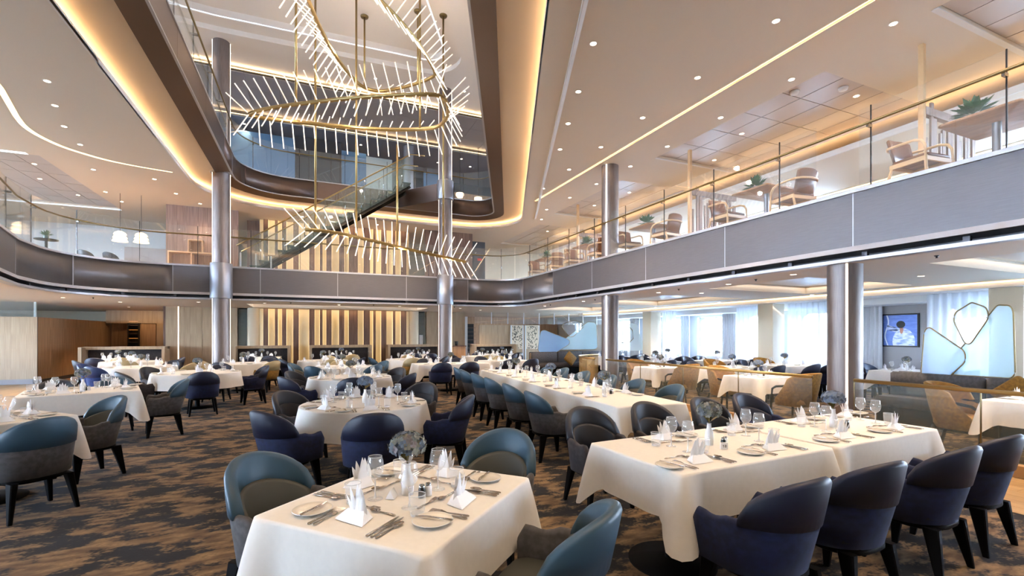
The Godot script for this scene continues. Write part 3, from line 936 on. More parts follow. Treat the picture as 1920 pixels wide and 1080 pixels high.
func far_zone() -> void:
	struct("window_1", span(Vector3(-2.58, 0.6, -20.7), Vector3(-2.28, CEIL1 - 0.05, -20.66)), M.smoked, "narrow dark glass beside the slat wall, left")
	struct("wall_behind_glass", span(Vector3(-2.6, 0, -21.0), Vector3(-2.26, CEIL1, -20.95)), M.wall_dark)
	for p in [[-2.05, "left"], [4.18, "right"]]:
		var st := mb()
		var ring := []
		for y in [0.0, CEIL1]:
			var r := PackedVector3Array()
			for k in 17: r.append(Vector3(p[0] + cos(PI * k / 16) * 0.22, y, -20.62 + sin(PI * k / 16) * 0.14))
			ring.append(r)
		loft(st, ring, false, false)
		struct("trim_pilaster", fin(st), M.wall_cream, "half round beige pilaster at the %s end of the slat wall" % p[1])
	# slat wall on both decks
	var X := [-1.81, -1.71, -1.52, -1.31, -1.18, -1.06, -0.88, -0.66, -0.43, -0.08, 0.15, 0.32, 0.45, 0.56, 0.79, 1.05, 1.28, 1.43, 1.81, 2.02, 2.30, 2.41, 2.54, 2.74, 2.98, 3.23, 3.36, 3.57, 3.83, 3.94]
	for deck in [[0.0, CEIL1, "on the dining floor"], [FLOOR2, CEIL2, "on the balcony deck behind the stair"]]:
		var t := thing("slat_wall", "backlit wall of walnut slats and cream panels %s" % deck[2], "slat wall", Vector3(0, deck[0], -20.55))
		t.set_meta("kind", "thing")
		var h: float = deck[1] - deck[0] - 0.02
		part(t, "back_panel", box_mesh(Vector3(5.8, h, 0.04), Vector3(1.06, h / 2, -0.02)), M.slat_back)
		for i in X.size() - 1:
			var w: float = X[i + 1] - X[i]
			if i % 2 == 1:
				part(t, "slat", box_mesh(Vector3(w - 0.02, h, 0.05), Vector3((X[i] + X[i + 1]) / 2, h / 2, 0.12)), M.walnut)
				for s in [X[i] + 0.012, X[i + 1] - 0.012]:
					part(t, "light_strip", box_mesh(Vector3(0.014, h, 0.014), Vector3(s, h / 2, 0.085)), M.slat_led)
			else:
				part(t, "cream_panel", box_mesh(Vector3(w - 0.01, h, 0.02), Vector3((X[i] + X[i + 1]) / 2, h / 2, 0.012)), M.slat_back)
		for k in 3: area(Vector3(-0.9 + k * 1.95, deck[1] - 0.04, -20.2), Vector3(0, -1, -0.5), Vector2(1.6, 0.06), WARM, 0.35)
	struct("window_2", span(Vector3(4.38, 0.6, -20.7), Vector3(4.73, CEIL1 - 0.05, -20.66)), M.smoked, "narrow dark glass beside the slat wall, right")
	struct("wall_behind_glass", span(Vector3(4.36, 0, -21.0), Vector3(4.75, CEIL1, -20.95)), M.wall_dark)
	single("notice_sheet", span(Vector3(4.44, 1.05, -20.655), Vector3(4.60, 1.55, -20.65)), M.wall_white, "small white notice sheet on the dark glass right of the slats", "notice")
	panelled("wall_oak_right", 4.75, 6.55, 0, CEIL1, -20.6, M.oak, 0.45, "pale oak wall right of the slat wall")
	struct("trim_2", span(Vector3(6.55, 0, -21.2), Vector3(6.66, CEIL1 - 0.2, -20.55)), M.wall_white)
	# service passage and partition behind the far right tables
	struct("wall_passage", span(Vector3(6.6, 0, -25.5), Vector3(14.1, CEIL1, -25.4)), M.honey, "honey wood wall deep behind the right partition")
	area(Vector3(9.5, 2.5, -23.5), Vector3(0, -1, -0.4), Vector2(5.0, 0.3), WARM, 1.2)
	var r := thing("bottle_shelf", "narrow dark bottle shelf in the passage beside the oak partition", "shelf", Vector3(7.25, 0, -22.0))
	part(r, "case", box_mesh(Vector3(0.5, 2.1, 0.04), Vector3(0, 1.05, -0.16)), M.black)
	for i in 10: part(r, "shelf_board", box_mesh(Vector3(0.5, 0.02, 0.3), Vector3(0, 0.1 + i * 0.2, 0)), M.walnut)
	panelled("wall_partition", 6.86, 8.35, 0, 2.0, -19.5, M.oak, 0.3, "low oak partition right of the passage with glass above")
	var tg := thing("transom_glazing", "row of glass panes with slim posts above the right partition", "glazing", Vector3(6.6, 2.05, -19.52))
	for i in 9:
		part(tg, "pane", box_mesh(Vector3(0.78, 0.5, 0.012)), M.glass, Vector3(0.45 + i * 0.8, 0.26, 0))
		part(tg, "post", box_mesh(Vector3(0.035, 0.52, 0.035)), M.wall_white, Vector3(0.85 + i * 0.8, 0.26, 0))
	for f in [[8.38, 8.98, "left"], [9.1, 9.8, "right"]]:
		var t := thing("floral_panel", "etched floral glass panel behind the far right tables, %s one" % f[2], "panel", Vector3((f[0] + f[1]) / 2, 0.9, -19.45))
		part(t, "back", box_mesh(Vector3(f[1] - f[0], 1.1, 0.03), Vector3(0, 0.55, 0)), M.wall_cream)
		for s in [-1, 1]: part(t, "frame", box_mesh(Vector3(0.05, 2.0, 0.05), Vector3(s * (f[1] - f[0]) / 2, 0.10, 0)), M.wall_white)
		part(t, "kick_board", box_mesh(Vector3(f[1] - f[0], 0.9, 0.03), Vector3(0, -0.45, 0)), M.oak)
		var st := mb(false)
		for k in 90:
			var c := Vector3(rng.randf_range(-0.24, 0.24), rng.randf_range(0.02, 1.05), 0.018)
			var a := rng.randf() * TAU
			var u := Vector3(cos(a), sin(a), 0) * 0.05; var v := Vector3(-sin(a), cos(a), 0) * 0.016
			quad(st, c - u, c + v, c + u, c - v)
		tag(part(t, "leaf_print", fin(st), M.leaf_print), "", "", "", "stuff")
	for b in [[-7.0, -4.66, -20.0, "at the far left before the oak wall"], [-2.56, -0.71, -19.6, "left of the three before the slat wall"], [-0.06, 2.23, -19.6, "in the middle before the slat wall"], [2.86, 5.1, -19.6, "right of the three before the slat wall"], [6.3, 8.3, -18.9, "before the low oak partition"]]:
		banquette(b[0], b[1], b[2], b[3])
	# host desk by the far right column
	var d := thing("host_desk", "small walnut service desk behind the far right column", "desk", Vector3(5.75, 0, -19.3))
	part(d, "body", box_mesh(Vector3(0.7, 1.05, 0.4), Vector3(0, 0.525, 0)), M.honey)
	part(d, "top", box_mesh(Vector3(0.76, 0.04, 0.46), Vector3(0, 1.07, 0)), M.walnut)
	part(d, "lamp", lathe_mesh([Vector2(0.0, 1.09), Vector2(0.06, 1.09), Vector2(0.09, 1.28), Vector2(0.0, 1.28)], 12), M.black)

func banquette(x0: float, x1: float, z: float, where: String) -> void:
	var t := thing("banquette", "oak framed banquette with dark upholstered back %s" % where, "banquette", Vector3((x0 + x1) / 2, 0, z))
	var w := x1 - x0
	part(t, "back_board", box_mesh(Vector3(w, 1.14, 0.06), Vector3(0, 0.57, -0.2)), M.oak)
	part(t, "top_rail", box_mesh(Vector3(w, 0.10, 0.30), Vector3(0, 1.10, -0.05)), M.oak)
	for s in [-1, 1]: part(t, "end_panel", box_mesh(Vector3(0.09, 1.14, 0.62), Vector3(s * (w / 2 - 0.045), 0.57, 0.11)), M.oak)
	part(t, "back_pad", rblock(w - 0.2, 0.58, 0.12, 0.03, 0.02), M.velvet_dark, Vector3(0, 0.46, -0.10))
	part(t, "seat", rblock(w - 0.2, 0.16, 0.52, 0.03, 0.02), M.velvet_dark, Vector3(0, 0.30, 0.16))
	part(t, "plinth", box_mesh(Vector3(w - 0.2, 0.30, 0.42), Vector3(0, 0.15, 0.12)), M.black_wood)

func curtain(called: String, z0: float, z1: float, x: float, y0: float, y1: float, mat: Material, label: String, group: String, waves := 9.0, amp := 0.05) -> void:
	var st := mb()
	var n := int((z1 - z0) * 40)
	var lo := PackedVector3Array(); var hi := PackedVector3Array()
	for i in n + 1:
		var k := float(i) / n
		var off := sin(k * (z1 - z0) * waves * TAU / 1.5) * amp
		lo.append(Vector3(x + off, y0, lerpf(z0, z1, k)))
		hi.append(Vector3(x + off * 0.7, y1, lerpf(z0, z1, k)))
	var lo2 := PackedVector3Array(); var hi2 := PackedVector3Array()
	for v in lo: lo2.append(v + Vector3(0.006, 0, 0))
	for v in hi: hi2.append(v + Vector3(0.006, 0, 0))
	loft(st, [lo, hi], false, false)
	loft(st, [hi2, lo2], false, false)
	single(called, fin(st), mat, label, "curtain", Vector3.ZERO, Basis(), group)

func window_zone() -> void:
	# windows in both side walls: frame, mullion, pane
	var n := 3
	for side in [14.4, -13.7]:
		for deck in (DECKS_R if side > 0 else DECKS_L):
			for w in WINS:
				if side < 0 and deck[0] < 1.0 and w[0] > 0.0: continue
				var o := part(self, "window_%d" % n, box_mesh(Vector3(0.012, deck[1] - deck[0], w[1] - w[0]), Vector3(side, (deck[0] + deck[1]) / 2, (w[0] + w[1]) / 2)), M.glass)
				o.set_meta("kind", "structure")
				n += 1
				if side < 0: continue
				var st := mb(false)
				var mz: float = (w[0] + w[1]) / 2
				box(st, Vector3(side, (deck[0] + deck[1]) / 2, mz), Vector3(0.1, deck[1] - deck[0], 0.05))
				for y in deck: box(st, Vector3(side, y, mz), Vector3(0.14, 0.08, w[1] - w[0]))
				for z in w: box(st, Vector3(side, (deck[0] + deck[1]) / 2, z), Vector3(0.14, deck[1] - deck[0], 0.08))
				part(o, "window_frame", fin(st), M.wall_white)
				# rounded upper corners
				st = mb(false)
				for s in [[w[0] + 0.04, 1.0], [w[1] - 0.04, -1.0]]:
					var poly := PackedVector2Array([Vector2(0, 0)])
					for k in 7: poly.append(Vector2(0.3 - 0.3 * sin(PI / 2 * k / 6), 0.3 - 0.3 * cos(PI / 2 * k / 6)))
					for k in poly.size() - 1:
						if k == 0: continue
						var a := poly[k]; var b := poly[k + 1]
						var yy: float = deck[1] - 0.04
						tri(st, Vector3(side - 0.05, yy, s[0]), Vector3(side - 0.05, yy - a.x, s[0] + s[1] * a.y), Vector3(side - 0.05, yy - b.x, s[0] + s[1] * b.y))
				part(o, "corner_fillet", fin(st), M.wall_white)
	# valance above the windows, sheers, drapes and piers
	struct("trim_3", span(Vector3(13.2, 2.32, -20.0), Vector3(14.2, CEIL1, 3.0)), M.wall_white)
	struct("trim_4", span(Vector3(12.3, 2.48, -20.0), Vector3(13.2, CEIL1, 3.0)), M.ceiling_white)
	for k in 5: area(Vector3(12.2, CEIL1 - 0.02, -17.5 + k * 4.0), Vector3(-0.6, -1, 0), Vector2(0.05, 3.6), SOFT, 0.35)
	single("ceiling_light_line", span(Vector3(12.24, CEIL1 - 0.03, -19.5), Vector3(12.29, CEIL1 - 0.004, 2.5)), M.led_warm, "long warm light line in front of the window curtains", "light line")
	for z in [-15.1, -9.75, -4.5]:
		single("pier", box_mesh(Vector3(0.5, CEIL1, 0.5), Vector3(0, CEIL1 / 2, 0)), M.wall_cream, "square beige pier by the windows, %s" % {-15.1: "the farthest", -9.75: "the middle one", -4.5: "the one at right"}[z], "pier", Vector3(12.75, 0, z))
	var names := ["far", "second", "third", "fourth", "right"]
	var i := 0
	for s in [[-14.75, -13.95], [-11.2, -10.1], [-9.4, -8.1], [-6.0, -4.85]]:
		curtain("sheer_curtain", s[0], s[1], 13.0, 0.05, 2.5, M.sheer, "white sheer curtain by the windows, the %s one" % names[i], "sheer curtains")
		i += 1
	i = 0
	for s in [[-18.0, -17.3], [-14.7, -14.2], [-12.6, -12.0], [-7.95, -7.4], [-6.35, -5.9]]:
		curtain("drape", s[0], s[1], 13.9, 0.05, 2.35, M.drape, "pale grey drape at the windows, the %s one" % names[i], "grey drapes", 14.0)
		i += 1
	struct("wall_painting", span(Vector3(14.1, 0, -8.6), Vector3(14.2, 2.35, -5.4)), M.wall_grey, "grey wall with the painting between the drapes")
	var p := thing("painting", "blue painting of a figure with dark hair in a white robe", "painting", Vector3(14.08, 1.67, -7.07), -PI / 2)
	var st := mb(false)
	for s in [-1, 1]:
		box(st, Vector3(s * 0.40, 0, 0), Vector3(0.035, 0.86, 0.04))
		box(st, Vector3(0, s * 0.415, 0), Vector3(0.80, 0.035, 0.04))
	part(p, "frame", fin(st), M.black)
	var q := QuadMesh.new()
	q.size = Vector2(0.78, 0.81)
	part(p, "canvas", q, painting(), Vector3(0, 0, 0.005))
	# partition of glass with a brass rail beside the dining floor
	var g := thing("glass_partition", "low glass partition with brass handrail on a wood curb", "partition")
	for run in [[-10.15, -4.72], [-4.12, 2.2]]:
		var z: float = run[0]
		while z < run[1] - 0.2:
			var z1: float = minf(z + 1.36, run[1])
			part(g, "glass_panel", span(Vector3(7.085, 0.13, z + 0.008), Vector3(7.097, 0.89, z1 - 0.008)), M.glass)
			part(g, "glass_edge", span(Vector3(7.083, 0.13, z - 0.006), Vector3(7.099, 0.89, z + 0.006)), M.antique_brass)
			z = z1
		part(g, "handrail", tube_mesh([Vector3(7.09, 0.905, run[0]), Vector3(7.09, 0.905, run[1])], 0.026, 10), M.brass)
		part(g, "curb", span(Vector3(7.03, 0, run[0]), Vector3(7.15, 0.13, run[1])), M.plinth_wood)
	var arc := []
	for k in 9:
		var a := PI / 2 * k / 8
		arc.append(Vector3(7.09 + 1.6 * (1 - cos(a)), 0.905, -10.7 - 2.2 * sin(a)))
	part(g, "handrail", tube_mesh(arc, 0.026, 10), M.brass)
	for k in 8:
		var a: Vector3 = arc[k]; var b: Vector3 = arc[k + 1]
		var d := (b - a)
		part(g, "glass_panel", box_mesh(Vector3(d.length() - 0.01, 0.76, 0.012)), M.smoked_amber, (a + b) / 2 + Vector3(0, -0.4, 0), Basis(Vector3.UP, atan2(-d.z, d.x)))
	# banquettes and frosted glass screens beyond the partition
	screen(Vector3(9.9, 0.88, -4.0), -PI / 2, 0.52, "near")
	screen(Vector3(9.7, 0.95, -16.4), 0.0, 1.25, "far")
	divider(9.95, -3.1, 4.0, -PI / 2, "under the near glass screen")
	divider(10.2, -16.45, 4.6, 0.0, "under the far glass screens")
	var b2 := thing("glass_screen", "large pale frosted glass screen by the farthest pier", "screen", Vector3(11.9, 0.9, -15.4))
	part(b2, "glass_leaf", panel_xy(blob([Vector2(-1.1, 0), Vector2(-1.1, 0.7), Vector2(-0.2, 1.15), Vector2(0.35, 1.1), Vector2(0.75, 0)]), 0.014), M.frosted_white)
	part(b2, "brass_edge", tube_mesh([Vector3(-0.5, 0.35, 0.02), Vector3(-0.1, 0.3, 0.02), Vector3(0.15, 0.5, 0.02), Vector3(0.1, 0.85, 0.02), Vector3(-0.2, 1.1, 0.02)], 0.014), M.antique_brass)

func blob(p: Array) -> PackedVector2Array:
	var r := []
	for v in p: r.append(0.14)
	return round_poly(p, r, 5)

func edge(poly: PackedVector2Array, z := 0.0) -> Array:
	var out := []
	for v in poly: out.append(Vector3(v.x, v.y, z))
	return out

func squeeze(o: PackedVector2Array, k: float) -> PackedVector2Array:
	var out := PackedVector2Array()
	for v in o: out.append(Vector2(v.x * k, v.y))
	return out

func screen(at: Vector3, turn: float, k: float, which: String) -> void:
	var t := thing("glass_screen", "pair of crossing frosted glass leaves with bronze edges, %s screen" % which, "screen", at, turn)
	var a := squeeze(blob([Vector2(-0.75, 0.0), Vector2(0.66, 1.14), Vector2(1.0, 1.12), Vector2(1.05, 0.0)]), k)
	var b := squeeze(blob([Vector2(-1.22, -0.1), Vector2(-1.1, 0.86), Vector2(0.1, 0.33), Vector2(-0.55, -0.1)]), k)
	var c := squeeze(blob([Vector2(0.0, 0.45), Vector2(-0.42, 1.0), Vector2(0.1, 1.2), Vector2(0.62, 1.06)]), k)
	for s in [[a, M.frosted, 0.0], [b, M.frosted_blue, 0.05], [c, M.glass, 0.05]]:
		part(t, "glass_leaf", panel_xy(s[0], 0.014), s[1], Vector3(0, 0, s[2]))
		part(t, "bronze_edge", tube_mesh(edge(s[0], s[2]), 0.011, 8, true), M.antique_brass)

func divider(x: float, z: float, w: float, turn: float, where: String) -> void:
	var t := thing("banquette", "grey velvet banquette row %s" % where, "banquette", Vector3(x, 0, z), turn)
	part(t, "back_board", box_mesh(Vector3(w, 0.84, 0.10), Vector3(0, 0.42, 0)), M.oak)
	for s in [-1, 1]:
		var n := int(w / 1.1)
		for i in n:
			part(t, "back_pad", rblock(w / n - 0.02, 0.46, 0.10, 0.04, 0.03), M.velvet_grey, Vector3(-w / 2 + (i + 0.5) * w / n, 0.42, s * 0.10))
		part(t, "seat", rblock(w, 0.18, 0.5, 0.05, 0.03), M.velvet_dark, Vector3(0, 0.28, s * 0.36))
		part(t, "plinth", box_mesh(Vector3(w, 0.28, 0.4), Vector3(0, 0.14, s * 0.32)), M.black_wood)

func painting() -> StandardMaterial3D:
	var w := 192; var h := 200
	var im := Image.create(w, h, false, Image.FORMAT_RGB8)
	var nz := noise(0.03, FastNoiseLite.TYPE_SIMPLEX_SMOOTH, 4, 9)
	for y in h:
		for x in w:
			var u := x / float(w); var v := y / float(h)
			var k := nz.get_noise_2d(x * 0.6, y * 2.0)
			var c := Color(0.36, 0.47, 0.80).lerp(Color(0.55, 0.66, 0.92), clampf(0.45 + k * 0.5, 0, 1))
			# ribbon of cloth at left
			var rib := 0.11 + 0.05 * sin(v * 7.0)
			if absf(u - rib) < 0.022: c = Color(0.93, 0.95, 1.0)
			# flowing sleeve
			if v > 0.27 + 0.35 * u and v < 0.43 + 0.36 * u and u > 0.12 and u < 0.55: c = Color(0.80, 0.85, 0.96).lerp(Color(0.16, 0.22, 0.36), clampf(k * 2.2 + 0.25, 0, 1))
			# robe
			var e := Vector2((u - 0.60) / 0.32, (v - 0.86) / 0.42)
			if e.length() < 1.0: c = Color(0.92, 0.94, 0.99).lerp(Color(0.55, 0.64, 0.88), clampf(0.2 + k * 1.6, 0, 1))
			# neck and back
			if Vector2((u - 0.54) / 0.05, (v - 0.48) / 0.13).length() < 1.0: c = Color(0.72, 0.50, 0.42)
			# hair
			if Vector2((u - 0.52) / 0.125, (v - 0.31) / 0.115).length() < 1.0: c = Color(0.05, 0.055, 0.08)
			im.set_pixel(x, y, c)
	var m := mk("canvas", Color.WHITE, 0.5)
	m.albedo_texture = ImageTexture.create_from_image(im)
	return m

# ------------------------------------------------------------------ balcony deck behind the balustrade
func upper_deck() -> void:
	panelled("wall_balcony_left", -4.61, -2.43, FLOOR2, CEIL2, -19.5, M.walnut_grey, 0.55, "grey brown wood wall behind the far left column on the balcony")
	panelled("wall_balcony_mid", -2.32, -0.76, FLOOR2, CEIL2, -21.0, M.walnut_grey, 0.52, "grey brown wood wall left of the stair on the balcony")
	panelled("wall_balcony_right", 4.5, 6.65, FLOOR2, CEIL2, -19.8, M.walnut, 0.54, "brown wood wall right of the stair on the balcony")
	struct("wall_balcony_dark", span(Vector3(6.66, FLOOR2, -20.0), Vector3(7.25, 5.75, -19.8)), M.wall_dark)
	var sg := thing("exit_sign", "small red and white sign on the dark wall of the balcony", "sign", Vector3(6.98, 4.95, -19.79))
	part(sg, "plate", box_mesh(Vector3(0.2, 0.1, 0.01)), M.sign_red)
	# sideboard before the wood wall
	var c := thing("sideboard", "pale wood sideboard with open bays on the balcony", "sideboard", Vector3(-3.75, FLOOR2, -19.1))
	part(c, "carcass", box_mesh(Vector3(1.3, 0.75, 0.04), Vector3(0, 0.45, -0.2)), M.honey)
	for y in [0.08, 0.82]: part(c, "board", box_mesh(Vector3(1.34, 0.04, 0.44), Vector3(0, y, 0)), M.bent_wood)
	for x in [-0.65, 0.0, 0.65]: part(c, "upright", box_mesh(Vector3(0.04, 0.82, 0.42), Vector3(x, 0.41, 0)), M.bent_wood)
	for x in [-0.1, 0.3]: part(c, "hutch_side", box_mesh(Vector3(0.03, 0.42, 0.3), Vector3(x, 1.05, 0)), M.bent_wood)
	part(c, "hutch_top", box_mesh(Vector3(0.43, 0.03, 0.3), Vector3(0.1, 1.26, 0)), M.bent_wood)
	part(c, "hutch_back", box_mesh(Vector3(0.43, 0.42, 0.02), Vector3(0.1, 1.05, -0.14)), M.honey)
	# two pendant lamps and a low grey wall at left
	for l in [[-5.6, -18.6, "left"], [-5.05, -18.6, "right"]]:
		var t := thing("pendant_lamp", "cream dome pendant lamp left of the wood wall, %s one" % l[2], "lamp", Vector3(l[0], 4.55, l[1]))
		for k in 3: part(t, "shade", lathe_mesh([Vector2(0.05, 0.32 - k * 0.11), Vector2(0.14 + k * 0.02, 0.27 - k * 0.11), Vector2(0.17 + k * 0.02, 0.21 - k * 0.11)], 20), M.lamp_shade)
		part(t, "cord", tube_mesh([Vector3(0, 0.32, 0), Vector3(0, CEIL2 - 4.55, 0)], 0.006, 5), M.dark_steel)
	struct("wall_balcony_low", span(Vector3(-6.2, FLOOR2, -21.2), Vector3(-4.7, 4.75, -21.0)), M.wall_grey)
	# ship side ceiling band with cove light, right
	struct("ceiling_band", span(Vector3(10.9, 5.62, -21.5), Vector3(13.6, 5.68, 3.0)), M.ceiling_paint, "lowered beige ceiling band along the balcony windows")
	struct("trim_5", span(Vector3(10.86, 5.62, -21.5), Vector3(10.9, 5.74, 3.0)), M.ceiling_white)
	single("cove_light", span(Vector3(11.05, 5.68, -21.0), Vector3(11.10, 5.70, 2.5)), M.led_warm, "warm cove light above the lowered ceiling band", "light line")
	single("cove_light", span(Vector3(13.72, 5.60, -21.0), Vector3(13.77, 5.62, 2.5)), M.led_warm, "warm cove light between the ceiling band and the window wall", "light line")
	for k in 6:
		area(Vector3(11.07, 5.72, -18.5 + k * 3.6), Vector3(-0.25, 1, 0), Vector2(0.06, 3.4), WARM, 0.9)
		area(Vector3(13.75, 5.58, -18.5 + k * 3.6), Vector3(0.1, -1, 0), Vector2(0.06, 3.4), WARM, 0.7)
	struct("ceiling_band", span(Vector3(-13.0, 5.62, -24.0), Vector3(-10.6, 5.68, 3.0)), M.ceiling_paint, "lowered ceiling band along the left balcony windows")
	# slat screens between the balcony tables
	for s in [[9.53, -4.1, 1.5, "nearest"], [9.3, -8.7, 1.5, "middle"], [9.3, -13.9, 1.5, "far"]]:
		var t := thing("slat_screen", "upright slat screen between balcony tables, the %s one" % s[3], "screen", Vector3(s[0], FLOOR2, s[1]))
		part(t, "post", box_mesh(Vector3(0.07, CEIL2 - FLOOR2, 0.07), Vector3(-0.78, (CEIL2 - FLOOR2) / 2, 0)), M.bent_wood)
		part(t, "bottom_rail", box_mesh(Vector3(1.5, 0.05, 0.06), Vector3(0, 0.12, 0)), M.wall_white)
		part(t, "top_rail", box_mesh(Vector3(1.5, 0.12, 0.08), Vector3(0, 1.5, 0)), M.walnut_grey)
		for k in 12:
			part(t, "slat", box_mesh(Vector3(0.05 + 0.02 * (k % 3), 0.95 + 0.2 * ((k * 5) % 3), 0.03), Vector3(-0.68 + k * 0.124, 0.62 + 0.12 * ((k * 7) % 4), 0.02 * (k % 2))), M.walnut_grey)
	struct("wall_balcony_far", span(Vector3(7.3, FLOOR2, -23.5), Vector3(14.1, CEIL2, -23.4)), M.wall_cream)
	struct("wall_balcony_far_left", span(Vector3(-13.4, FLOOR2, -24.6), Vector3(-4.6, CEIL2, -24.5)), M.wall_white)

# ------------------------------------------------------------------ top deck seen through the opening
func top_deck() -> void:
	var base := struct("ceiling_tiled", span(Vector3(-13.0, CEIL3 - 0.16, -20.15), Vector3(14.0, CEIL3 - 0.12, -17.2)), M.dark_steel, "grey tiled band of the top ceiling between two lit coves")
	for i in 18:
		for j in 3:
			part(base, "tile", span(Vector3(-6.0 + i * 1.0 + 0.006, CEIL3 - 0.185 - rng.randf() * 0.004, -20.15 + j * 0.983 + 0.006), Vector3(-6.0 + (i + 1) * 1.0 - 0.006, CEIL3 - 0.16, -20.15 + (j + 1) * 0.983 - 0.006)), M.tile_grey)
	struct("ceiling_blue", span(Vector3(-13.0, CEIL3 - 0.36, -26.4), Vector3(14.0, CEIL3 - 0.32, -20.25)), M.ceiling_blue, "blue grey ceiling at the back of the top deck")
	for c in [[-17.14, CEIL3 - 0.11, "front"], [-20.19, CEIL3 - 0.30, "rear"]]:
		single("cove_light", span(Vector3(-9.0, c[1], c[0] - 0.04), Vector3(12.0, c[1] + 0.02, c[0] - 0.0)), M.led_warm, "warm cove light along the %s edge of the grey tiled ceiling band" % c[2], "light line")
		for k in 5: area(Vector3(-5.5 + k * 4.0, c[1] + 0.04, c[0]), Vector3(0, 1, 0.35), Vector2(3.8, 0.05), WARM, 0.75)
	for p in [[-3.4, -0.6, M.frosted_blue, 6.94, 9.6], [1.2, 2.2, M.frosted_blue, 6.94, 9.4], [2.2, 3.3, M.frosted_white, 6.94, 9.3], [4.7, 5.6, M.frosted_blue, 6.94, 9.0]]:
		struct("wall_glass_screen", span(Vector3(p[0], p[3], -21.0), Vector3(p[1], p[4], -20.97)), p[2])
	struct("wall_top_dark", span(Vector3(-0.6, 6.94, -21.3), Vector3(1.2, 9.8, -21.2)), M.wall_dark)
	struct("wall_top_far", span(Vector3(-13.0, 6.94, -24.6), Vector3(14.0, CEIL3, -24.5)), M.wall_dark)
	struct("trim_6", span(Vector3(5.4, 8.55, -23.2), Vector3(11.0, 8.9, -23.1)), M.honey)
	single("round_post", lathe_mesh([Vector2(0.22, 0), Vector2(0.22, 2.9)], 24), M.collar_metal, "grey round post at the back of the top deck", "column", Vector3(3.95, 6.94, -20.6))
	for l in [[6.0, -19.6, "left"], [6.95, -19.9, "right"]]:
		var t := thing("pendant_lamp", "white bowl pendant lamp hanging on the top deck, %s one" % l[2], "lamp", Vector3(l[0], 7.55, l[1]))
		part(t, "shade", lathe_mesh([Vector2(0.0, 0), Vector2(0.12, 0.03), Vector2(0.18, 0.13), Vector2(0.17, 0.22), Vector2(0.05, 0.25)], 20), M.lamp_shade)
		part(t, "cord", tube_mesh([Vector3(0, 0.24, 0), Vector3(0, CEIL3 - 0.17 - 7.55, 0)], 0.008, 5), M.dark_steel)

# ------------------------------------------------------------------ stair with glass sides
func stair() -> void:
	var t := thing("stair", "open stair with glass sides and mirrored steps rising to the top deck", "stair", Vector3(-1.75, FLOOR2, -17.0))
	var n := 19
	var run := 0.262; var rise := (6.94 - FLOOR2) / n
	for i in n:
		part(t, "tread", box_mesh(Vector3(run + 0.03, 0.035, 1.0)), M.tread, Vector3((i + 0.5) * run, (i + 1) * rise - 0.02, 0))
		part(t, "riser", box_mesh(Vector3(0.012, rise, 0.98)), M.chrome, Vector3(i * run + 0.01, (i + 0.5) * rise, 0))
	var L := n * run; var Hh := n * rise
	var slope := atan2(Hh, L)
	var b := Basis(Vector3.BACK, slope)
	var len_ := sqrt(L * L + Hh * Hh)
	for s in [-1, 1]:
		part(t, "stringer", box_mesh(Vector3(len_, 0.15, 0.03)), M.dark_chrome, Vector3(L / 2, Hh / 2 - 0.09, s * 0.40), b)
		for k in 6:
			var x0 := L * k / 6.0 + 0.01; var x1 := L * (k + 1) / 6.0 - 0.01
			var y0 := x0 * tan(slope); var y1 := x1 * tan(slope)
			part(t, "glass_panel", panel_xy(PackedVector2Array([Vector2(x0, y0 - 0.1), Vector2(x1, y1 - 0.1), Vector2(x1, y1 + 1.0), Vector2(x0, y0 + 1.0)]), 0.014), M.glass_green, Vector3(0, 0, s * 0.55))
		part(t, "handrail", tube_mesh([Vector3(-0.35, 0.95 - 0.2, s * 0.55), Vector3(0, 0.98, s * 0.55), Vector3(L, Hh + 0.98, s * 0.55), Vector3(L + 0.5, Hh + 1.0, s * 0.55)], 0.022, 8), M.brass)
		for k in 8:
			var x := L * (k + 0.5) / 8
			part(t, "baluster", tube_mesh([Vector3(x, x * tan(slope), s * 0.57), Vector3(x, x * tan(slope) + 0.96, s * 0.57)], 0.01, 6), M.chrome)
	for k in 3:
		var p := thing("newel_post", "pale upright newel post at the foot of the stair, %s" % ["left", "middle", "right"][k], "post", Vector3(-2.0 + k * 0.42, FLOOR2, -16.55))
		part(p, "post_body", lathe_mesh([Vector2(0.0, 0), Vector2(0.022, 0), Vector2(0.022, 0.55), Vector2(0.0, 0.56)], 10), M.wall_white)

# ------------------------------------------------------------------ prototypes
# plan of a shell chair: samples from the left arm round the back to the right arm; front is +z
func plan(arms := 0.22, half := 0.292, deep := 0.235) -> Array:
	var out := []
	for k in 6: out.append({"p": Vector2(-half + 0.012 * (1 - k / 6.0), arms * (1 - k / 6.0)), "n": Vector2(-1, 0), "phi": -90.0, "arm": 1 - k / 6.0})
	for k in 25:
		var f := deg_to_rad(-90.0 + 7.5 * k)
		out.append({"p": Vector2(half * sin(f), -deep * cos(f)), "n": Vector2(sin(f), -cos(f)), "phi": -90.0 + 7.5 * k, "arm": 0.0})
	for k in 6: out.append({"p": Vector2(half - 0.012 * ((k + 1) / 6.0), arms * ((k + 1) / 6.0)), "n": Vector2(1, 0), "phi": 90.0, "arm": (k + 1) / 6.0})
	return out

